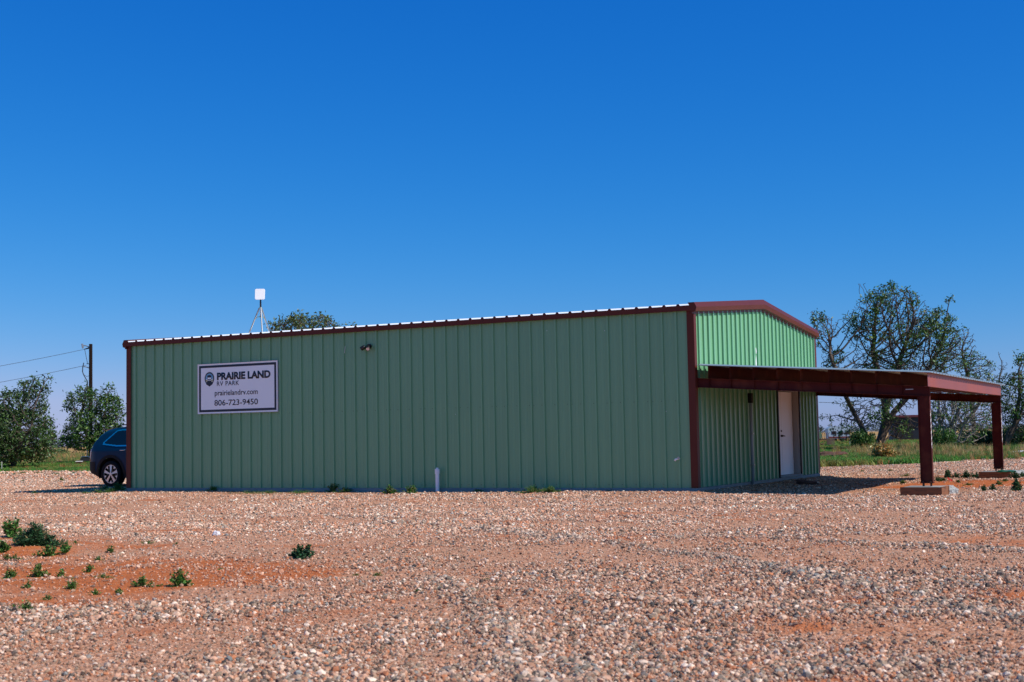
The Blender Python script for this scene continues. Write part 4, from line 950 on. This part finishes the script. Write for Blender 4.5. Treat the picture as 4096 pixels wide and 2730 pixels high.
# shrubs in the understorey
def shrub(px, py, D, w, h, k, seed, label, kinds=LK, cat='bush', name='bush'):
    b = at(px, py, D); zg = float(gz(b[0], D)); root = empty(name, (b[0], D, zg), 0, label, cat)
    r = np.random.default_rng(seed); q = r.normal(0, 1, (k, 3)); q /= np.linalg.norm(q, axis=1, keepdims=True); q *= r.random((k, 1))**.4
    C = q*np.array([w/2, w/2, h/2])+np.array([0, 0, h/2]); m = MB()
    for i in range(0, min(k, 24)): m.tube([(0, 0, 0), tuple(C[i]*np.array([.4,.4,.5])), tuple(C[i])], [.02, .012, .005], 4)
    m.build('stems', M['bark'], root); leaves_mesh(C, 10, .09, .075, kinds, LW, 'foliage', root, seed)
    return root
shrub(3450, 1800, 84, 1.7, 1.25, 170, 41, 'dark rounded bush at the foot of the largest tree, left side')
shrub(3768, 1812, 76, 1.6, 1.3, 140, 42, 'green bush under the tangled half-dead tree')
shrub(3950, 1795, 84, 3.8, 1.1, 330, 43, 'wide dark green bush low behind the far canopy column', [(.015,.045,.014)]*2+[(.03,.08,.02), (.02,.05,.014), (.05,.10,.03)])
shrub(4060, 1790, 88, 3.4, 1.3, 280, 44, 'dark green bush at the right edge under the drooping tree', [(.015,.045,.014)]*2+[(.03,.08,.02), (.02,.05,.014), (.05,.10,.03)])
shrub(3535, 1866, 56, .9, .55, 90, 45, 'straw yellow dry bush in the verge before the largest tree', [(.42,.22,.06), (.50,.27,.08), (.30,.30,.08), (.16,.20,.05), (.48,.30,.10)])
shrub(245, 1800, 125, 2.2, 1.0, 90, 46, 'low grey-green bush in the gap between the two left trees')

# ------------------------------------------------------------------ far background
def ridge(name, x0, x1, D, h, k, seed, label, col):
    r = np.random.default_rng(seed); p0 = at(x0, 1750, D)[0]; p1 = at(x1, 1750, D)[0]
    C = np.stack([r.uniform(p0, p1, k), D+r.normal(0, 6, k), np.abs(r.normal(0, .5, k))*h*(.4+.6*fbm(r.uniform(p0, p1, k), np.zeros(k), 40, seed))], -1)
    o = leaves_mesh(C, 5, 1.2, 1.1, col, LW, name, None, seed); return tag(o, label, 'woodland', kind='stuff')
FARK = [(.06,.085,.075), (.075,.10,.085), (.09,.11,.09), (.05,.07,.065), (.10,.12,.10)]
ridge('treeline', -400, 1400, 1100, 9, 900, 51, 'far hazy line of trees on the left horizon', FARK)
ridge('treeline', 3100, 4700, 1300, 9, 900, 52, 'far hazy line of trees on the right horizon', FARK)

def box_thing(name, px0, px1, py0, py1, D, dep, rz, label, cat):
    a = at(px0, py1, D); b = at(px1, py0, D); return empty(name, ((a[0]+b[0])/2, D+dep/2, -.15), rz, label, cat), abs(b[0]-a[0]), b[2]+.15
e, w, hh = box_thing('shed', 3588, 3745, 1668, 1740, 150, 5, -.2, 'dark metal shed with dull red roof edge seen through the trees', 'shed')
MB().box(-w/2, w/2, -2.5, 2.5, 0, hh).build('walls', M['shed'], e)
MB().prism([(-w/2-.2, hh+.005), (w/2+.2, hh+.005), (w/2+.1, hh+.25), (-w/2-.1, hh+.25)], 'y', -2.8, 2.8).build('roof', M['shed_roof'], e)
MB().box(-w/2+.5, -w/2+2.3, -2.53, -2.505, 0, 1.9).build('opening', M['black'], e)
e, w, hh = box_thing('storage_tank', 3806, 3830, 1690, 1740, 120, 1, 0, 'white upright tank half hidden behind the tangled tree', 'tank')
MB().tube([(0, 0, 0), (0, 0, hh*.85), (0, 0, hh*.97), (0, 0, hh)], [w/2, w/2, w/3, w/8], 20).build('tank_body', M['white'], e, smooth=True); MB().tube([(0, 0, hh), (0, 0, hh+.12)], .12, 10).build('tank_cap', M['steel'], e)
# old camper trailer
e, w, hh = box_thing('old_trailer', 3318, 3400, 1706, 1745, 145, 2.2, -.1, 'pale low trailer with dark windows and red stripe under the tree limbs', 'trailer')
MB().prism([(-w/2, .45), (w/2, .45), (w/2, hh-.15), (w/2-.3, hh), (-w/2+.3, hh), (-w/2, hh-.2)], 'y', -1.1, 1.1).build('trailer_body', mat('pale_blue_metal', (.42,.50,.58), .5), e)
MB().box(-w/2+.01, w/2-.01, -1.125, -1.105, .50, .68).build('red_stripe', M['shed_roof'], e)
for k in range(3): MB().box(-w/2+.35+k*.72, -w/2+.85+k*.72, -1.125, -1.105, .9, 1.25).build('window', M['glass'], e)
for k in (-.5, .5): MB().tube([(k, -1.05, .3), (k, -.85, .3)], .32, 16).build('wheel', M['tyre'], e)
# harrow with curved tines, pallet, pipe gate, fence
e, w, hh = box_thing('farm_implement', 3270, 3322, 1702, 1758, 110, 1.2, 0, 'rusty farm implement with curved tines just right of the building', 'farm machine')
MB().box(-w/2, w/2, -.06, .06, .55, .66).box(-w/2, -w/2+.1, -.5, .5, .1, .66).box(w/2-.1, w/2, -.5, .5, .1, .66).build('frame', M['rust'], e)
for k in range(5):
    x = -.15+k*.17; MB().tube([(x, 0, .62), (x-.06, 0, .8), (x-.05, 0, 1.0), (x+.05, 0, 1.15)], .025, 6).build('tine', M['rust'], e)
MB().box(-w/2, -w/2+.42, -.3, .3, .67, 1.22).build('hopper', mat('faded_green_metal', (.10,.16,.10), .7, noise=.3), e)
MB().tube([(-.4, -.3, .12), (.4, -.3, .2)], .05, 6).tube([(-.3, -.4, .3), (.2, -.35, .06)], .04, 6).tube([(-.5, -.35, .06), (.1, -.3, .35)], .03, 6).build('loose_bars', M['rust'], e)
e, w, hh = box_thing('wooden_pallet', 3309, 3338, 1728, 1757, 105, .15, 0, 'brown wooden pallet standing on edge beside the farm implement', 'pallet')
for k in range(6): MB().box(-w/2+k*w/6, -w/2+k*w/6+w/9, -.06, -.04, 0, .72).build('board', M['old_wood'], e)
MB().box(-w/2, w/2, -.039, .0, .1, .17).box(-w/2, w/2, -.039, .0, .5, .57).build('rail', M['old_wood'], e)
e, w, hh = box_thing('pipe_gate', 3412, 3450, 1745, 1760, 115, .1, -.15, 'grey tubular livestock panel in the field left of the forked trunk', 'gate')
m = MB(); w *= 1.6
for k in range(5): m.tube([(-w/2, 0, .12+k*.16), (w/2, 0, .12+k*.16)], .022, 6)
m.build('rails', M['steel'], e); MB().tube([(-w/2, 0, 0), (-w/2, 0, .85)], .03, 6).tube([(w/2, 0, 0), (w/2, 0, .85)], .03, 6).build('end_posts', M['steel'], e)
e = empty('pipe_fence', (at(4050, 1750, 120)[0], 120, -.15), 0, 'thin pipe and post corral fence in the distance at the right edge', 'fence')
m = MB(); m2 = []
for k in range(9): MB().tube([(-6+k*1.6, 0, 0), (-6+k*1.6, 0, 1.35)], .04, 6).build('post', M['rust'], e)
m.tube([(-6, 0, 1.25), (7, 0, 1.25)], .03, 6).tube([(-6, 0, .85), (7, 0, .85)], .025, 6).tube([(-6, 0, .45), (7, 0, .45)], .025, 6).build('rails', M['rust'], e)
e = empty('pipe_fence', (at(3560, 1745, 170)[0], 170, -.15), 0, 'long low pipe fence crossing the field behind the largest tree', 'fence')
for k in range(12): MB().tube([(-11+k*2, 0, 0), (-11+k*2, 0, 1.2)], .05, 6).build('post', M['rust'], e)
MB().tube([(-11, 0, 1.15), (11, 0, 1.15)], .035, 6).tube([(-11, 0, .6), (11, 0, .6)], .03, 6).build('rails', M['steel'], e)
q = gp(4075, 1816); o = lump('white_tarp', (q[0]+.25, q[1], -.10), (.75, .5, .13), M['tarp'], 'crumpled white tarp lying in the verge at the right edge', 'tarp', 4, 31)
# scrap on the left
q = gp(345, 1862); e = empty('scrap_car_part', (at(345, 1843, 88)[0], 88, -.10), .2, 'black and silver scrap panel lying in dry grass left of the car', 'scrap')
MB().prism([(-.36, .35), (-.2, .52), (.22, .50), (.36, .38), (.3, .2), (-.3, .2)], 'y', -.3, .3).build('black_panel', M['black'], e); MB().tube([(-.32, -.32, .46), (0, -.32, .50), (.34, -.32, .44)], .022, 6).build('silver_edge', M['chrome'], e); MB().box(-.25, -.2, -.2, .2, 0, .2).box(.2, .25, -.2, .2, 0, .2).build('supports', M['rust'], e)
e = empty('white_board', (at(317, 1847, 86)[0], 86, -.10), .3, 'white board lying flat in the grass beside the black scrap', 'board')
MB().box(-.22, .22, -.4, .4, .20, .235).build('board', M['white'], e, bevel=.004); MB().box(-.18, .18, -.3, .3, .0, .199).build('block', M['old_wood'], e)
e = empty('marker_post', (at(7, 1850, 76)[0], 76, -.1), 0, 'short white marker post at the left edge under the big tree', 'post')
MB().tube([(0,0,0),(0,0,.36)], .025, 8).build('post', M['frame'], e); MB().tube([(0,0,.361),(0,0,.39)], [.035,.02], 8).build('post_cap', M['frame'], e)

# ------------------------------------------------------------------ weeds
WK = {'g': [(.04,.13,.022), (.07,.19,.03), (.12,.26,.045), (.025,.08,.02)], 'd': [(.025,.08,.034), (.04,.12,.045), (.06,.15,.055), (.022,.06,.026)], 'y': [(.08,.14,.03), (.13,.19,.05), (.05,.10,.02), (.18,.17,.06)]}
def weed(px, py, w_px, h_px, kind='g', style='leafy', label='', group=None, seed=None, name='weed', dens=1.0):
    seed = seed if seed is not None else int(px*7+py); r = np.random.default_rng(seed); p = gp(px, py, -.12)
    for _ in range(3): zg = float(gz(p[0], p[1])); p = gp(px, py, zg)
    s = math.hypot(p[0], p[1])/F_PX; w = w_px*s; h = h_px*s; V = []; F_ = []; ns = max(8, int(22*dens))
    for i in range(ns):
        an = r.uniform(0, 6.28); rr = r.random()**.6*w/2*(1+.45*math.sin(2*an+seed)+.3*math.sin(3*an+seed*1.7)); tipx, tipy = math.cos(an)*rr, math.sin(an)*rr*.8; th = h*r.uniform(.35, 1)*max(.15, 1-.60*(rr/(w/2))**2)
        base = np.array([tipx*.25, tipy*.25, -.01]); tip = np.array([tipx, tipy, th]); sw = max(.0015, .004*h/.2)
        side = np.array([-math.sin(an), math.cos(an), 0])*sw; o = len(V)
        V += [base-side, base+side, tip+side*.3, tip-side*.3]; F_ += [(o, o+1, o+2, o+3)]
        nl = int((16 if style == 'feather' else 9)*dens)
        for j in range(nl):
            t = r.uniform(.12, 1.05); c = base+(tip-base)*t; a2 = r.uniform(0, 6.28); L = (.13*h if style == 'leafy' else .24*h)*r.uniform(.6, 1.3)+.006; wd = L*(.34 if style == 'leafy' else .09)
            dv = np.array([math.cos(a2), math.sin(a2), r.uniform(-.2, .9 if style == 'leafy' else 1.6)]); dv /= np.linalg.norm(dv); sv = np.cross(dv, r.normal(0, 1, 3)); sv /= np.linalg.norm(sv)+1e-9; o = len(V)
            V += [c, c+dv*L*.5+sv*wd, c+dv*L, c+dv*L*.5-sv*wd]; F_ += [(o, o+1, o+2, o+3)]
    k = len(F_); tint = np.array(WK[kind])[r.integers(0, 4, k)]*r.uniform(.75, 1.3, (k, 1)); dryp = r.random((k, 1)) < (.04 if kind == 'd' else .13); tint = np.where(dryp, np.array([[.34,.24,.10]])*r.uniform(.7, 1.2, (k, 1)), tint)
    ob = raw(name, np.array(V), np.array(F_), M['weed'], attr={'tint': ('FACE', 'FLOAT_VECTOR', tint)}); ob.location = (p[0], p[1], zg)
    return tag(ob, label, 'weed', group)
weed(143, 2186, 135, 85, 'd', 'feather', 'largest weed, dark feathery clump on the red mound at left', dens=3.2)
weed(48, 2150, 80, 85, 'g', 'leafy', 'tall leafy weed behind the largest feathery clump at the left edge', dens=2)
weed(80, 2160, 60, 45, 'g', 'leafy', 'leafy weed leaning against the left side of the feathery clump', dens=1.6)
weed(12, 2208, 60, 50, 'g', 'leafy', 'leafy weed cut by the left edge on red soil', dens=2)
weed(195, 2222, 85, 48, 'g', 'leafy', 'bright green weed in front of the largest feathery clump', dens=2.4)
weed(262, 2210, 58, 42, 'g', 'leafy', 'round green weed just right of the feathery clump', dens=2)
weed(1210, 2234, 112, 60, 'd', 'leafy', 'lone dark green weed in bare gravel below the sign', dens=3)
weed(569, 2346, 100, 42, 'g', 'leafy', 'wide low weed in the foreground red soil strip', dens=1.8)
weed(718, 2345, 80, 70, 'g', 'leafy', 'upright weed right of the wide low weed in the red soil strip', dens=1.8)
weed(42, 2312, 62, 38, 'g', 'leafy', 'grassy weed with a pale scrap beside it at the left edge', dens=2)
weed(156, 2308, 60, 52, 'g', 'leafy', 'pointed weed on the gravelly slope below the bright green weed', dens=1.8)
weed(4068, 1966, 36, 48, 'd', 'leafy', 'dark upright weed in gravel at the right edge near the footing', dens=3)
small = [(301,2178,28,18),(27,2234,28,18),(62,2238,34,26),(248,2312,34,46),(110,2352,34,34),(288,2356,44,50),(588,2176,56,18),(409,2106,20,8),(442,2212,28,38),(395,2243,28,22),(353,2290,44,40),(411,2314,50,22),(475,2378,30,34),(100,2440,60,50),(884,2280,22,9),(704,2178,12,10),(380,2380,36,26),(190,2400,40,26),(55,2435,18,18),
         (1510,2304,30,18),(1946,2322,26,12),(1671,2368,26,12),(1761,2358,18,13),(1895,2364,24,14),(1425,2303,20,10)]
for (x, y, w, h) in small: weed(x, y, w*1.3, h*.85, 'g', 'feather' if x % 3 == 0 else 'leafy', 'small green weed sprouting from the foreground gravel', 'small weeds in the foreground gravel', dens=1.3)
wallw = [(2140,1973,85,30),(2200,1970,60,24),(2262,1966,52,44),(2366,1963,22,20),(1911,1970,40,10),(1339,1968,50,40),(1380,1970,60,20),(1560,1975,50,36),(1645,1974,50,36),(851,1966,40,18),(705,1960,26,32),(992,1974,110,10),(1080,1974,90,10),(1200,1972,110,12),(2450,1967,60,10),(2740,1964,30,10),(470,1966,40,30),(440,1972,60,16),(400,1972,70,14)]
for (x, y, w, h) in wallw: weed(x, y, w*1.35, h*.9+4, 'g', 'feather' if w % 20 < 10 else 'leafy', 'green weed growing along the foot of the long green wall', 'weeds along the foot of the long wall', dens=2.2)
rightw = [(3791,1912,34,34),(3823,1912,48,22),(3865,1913,34,30),(3903,1913,56,24),(3994,1940,26,18),(3969,1915,46,20),(4060,1916,50,28),(3874,1942,48,10),(3752,1926,52,22),(3627,1908,44,14),(3971,1962,26,26),(3935,1966,26,26),(3834,1930,24,10),(3775,1926,26,14),(3612,1936,26,16),(4090,1910,30,22),(3700,1912,20,20),(3560,1886,26,10),(3520,1884,30,8),(3450,1888,26,8),(4020,1925,30,10)]
for (x, y, w, h) in rightw: weed(x, y, w, h, 'd' if h > 20 else 'g', 'leafy', 'green weed in the gravel and red soil around the canopy footings', 'weeds around the canopy footings', dens=2.2)
leftw = [(90,1896,60,10),(60,1900,50,8),(150,1895,40,10),(225,1900,60,10),(295,1895,50,8),(420,1960,70,20),(450,1965,60,14),(245,1925,26,16),(200,1926,40,6),(90,1926,30,6),(340,1975,50,10),(140,1975,26,10),(20,1897,40,8)]
for (x, y, w, h) in leftw: weed(x, y, w, h, 'g', 'leafy', 'low green weed in the far gravel left of the building', 'weeds in the gravel left of the building', dens=1.8)
rgtf = [(3300,1880,30,6),(3340,1883,36,6),(3420,1884,34,6),(3455,1886,22,6),(3380,1890,24,5)]

# ------------------------------------------------------------------ sky, sun, camera
sdir = Vector((SUN_U*math.cos(ANG)-SUN_V*math.sin(ANG), -SUN_U*math.sin(ANG)-SUN_V*math.cos(ANG), 1)).normalized()   # towards the sun
el = math.asin(sdir.z); azi = math.atan2(sdir.x, sdir.y)
w = bpy.data.worlds.new('World'); scene.world = w; w.use_nodes = True; N = w.node_tree.nodes; L = w.node_tree.links; bg = N['Background']
sky = N.new('ShaderNodeTexSky'); sky.sky_type = 'NISHITA'; sky.sun_disc = False; sky.sun_elevation = el; sky.sun_rotation = azi
sky.altitude = 900; sky.air_density = 1.0; sky.dust_density = .6; sky.ozone_density = 3.0
sep = N.new('ShaderNodeSeparateColor'); cmb = N.new('ShaderNodeCombineColor'); L.new(sky.outputs[0], sep.inputs[0])   # film response of the sky: deeper, more saturated blue
def mth(op, a, b=None, k=None):
    q = N.new('ShaderNodeMath'); q.operation = op; L.new(a, q.inputs[0])
    if b is not None: L.new(b, q.inputs[1])
    elif k is not None: q.inputs[1].default_value = k
    return q.outputs[0]
for i, (g_, a_, ln, off, op) in enumerate(((2.55, 1.38, .62, 0, 'MINIMUM'), (1.03, .69, 2.4, -1.5, 'MAXIMUM'), (.56, .97, 2.8, -1.75, 'MAXIMUM'))):
    c_ = mth('MULTIPLY', sep.outputs[i], k=.1)
    curve = mth('MULTIPLY', mth('POWER', c_, k=g_), k=a_); line = mth('ADD', mth('MULTIPLY', c_, k=ln), k=off)
    res_ = mth(op, curve, line)
    if i == 1: res_ = mth('MAXIMUM', res_, k=.148)
    L.new(mth('MULTIPLY', res_, k=10), cmb.inputs[i])
L.new(cmb.outputs[0], bg.inputs['Color']); bg.inputs['Strength'].default_value = .1
sl = bpy.data.lights.new('sun', 'SUN'); sl.energy = 5.0; sl.angle = rad(.53); sl.color = (1, .945, .85)
so = bpy.data.objects.new('sun', sl); COL.objects.link(so); so.rotation_euler = sdir.to_track_quat('Z', 'Y').to_euler(); so.location = (0, 0, 40)

cam = bpy.data.cameras.new('camera'); co = bpy.data.objects.new('camera', cam); COL.objects.link(co); scene.camera = co
cam.sensor_width = 36; cam.sensor_fit = 'HORIZONTAL'; cam.lens = F_PX/4096*36; cam.clip_start = .1; cam.clip_end = 20000
co.matrix_world = Matrix.Translation((0, 0, CAM_H)) @ Matrix.Rotation(math.pi/2+PITCH, 4, 'X') @ Matrix.Rotation(-ROLL, 4, 'Z')
cam.dof.use_dof = True; cam.dof.focus_distance = 27; cam.dof.aperture_fstop = 5.0
vs_ = scene.view_settings; vs_.view_transform = 'Standard'; vs_.look = 'None'; vs_.exposure = 0; vs_.gamma = 1
scene.render.resolution_x = 1024; scene.render.resolution_y = 682
scene.cycles.max_bounces = 6; scene.cycles.use_denoising = True
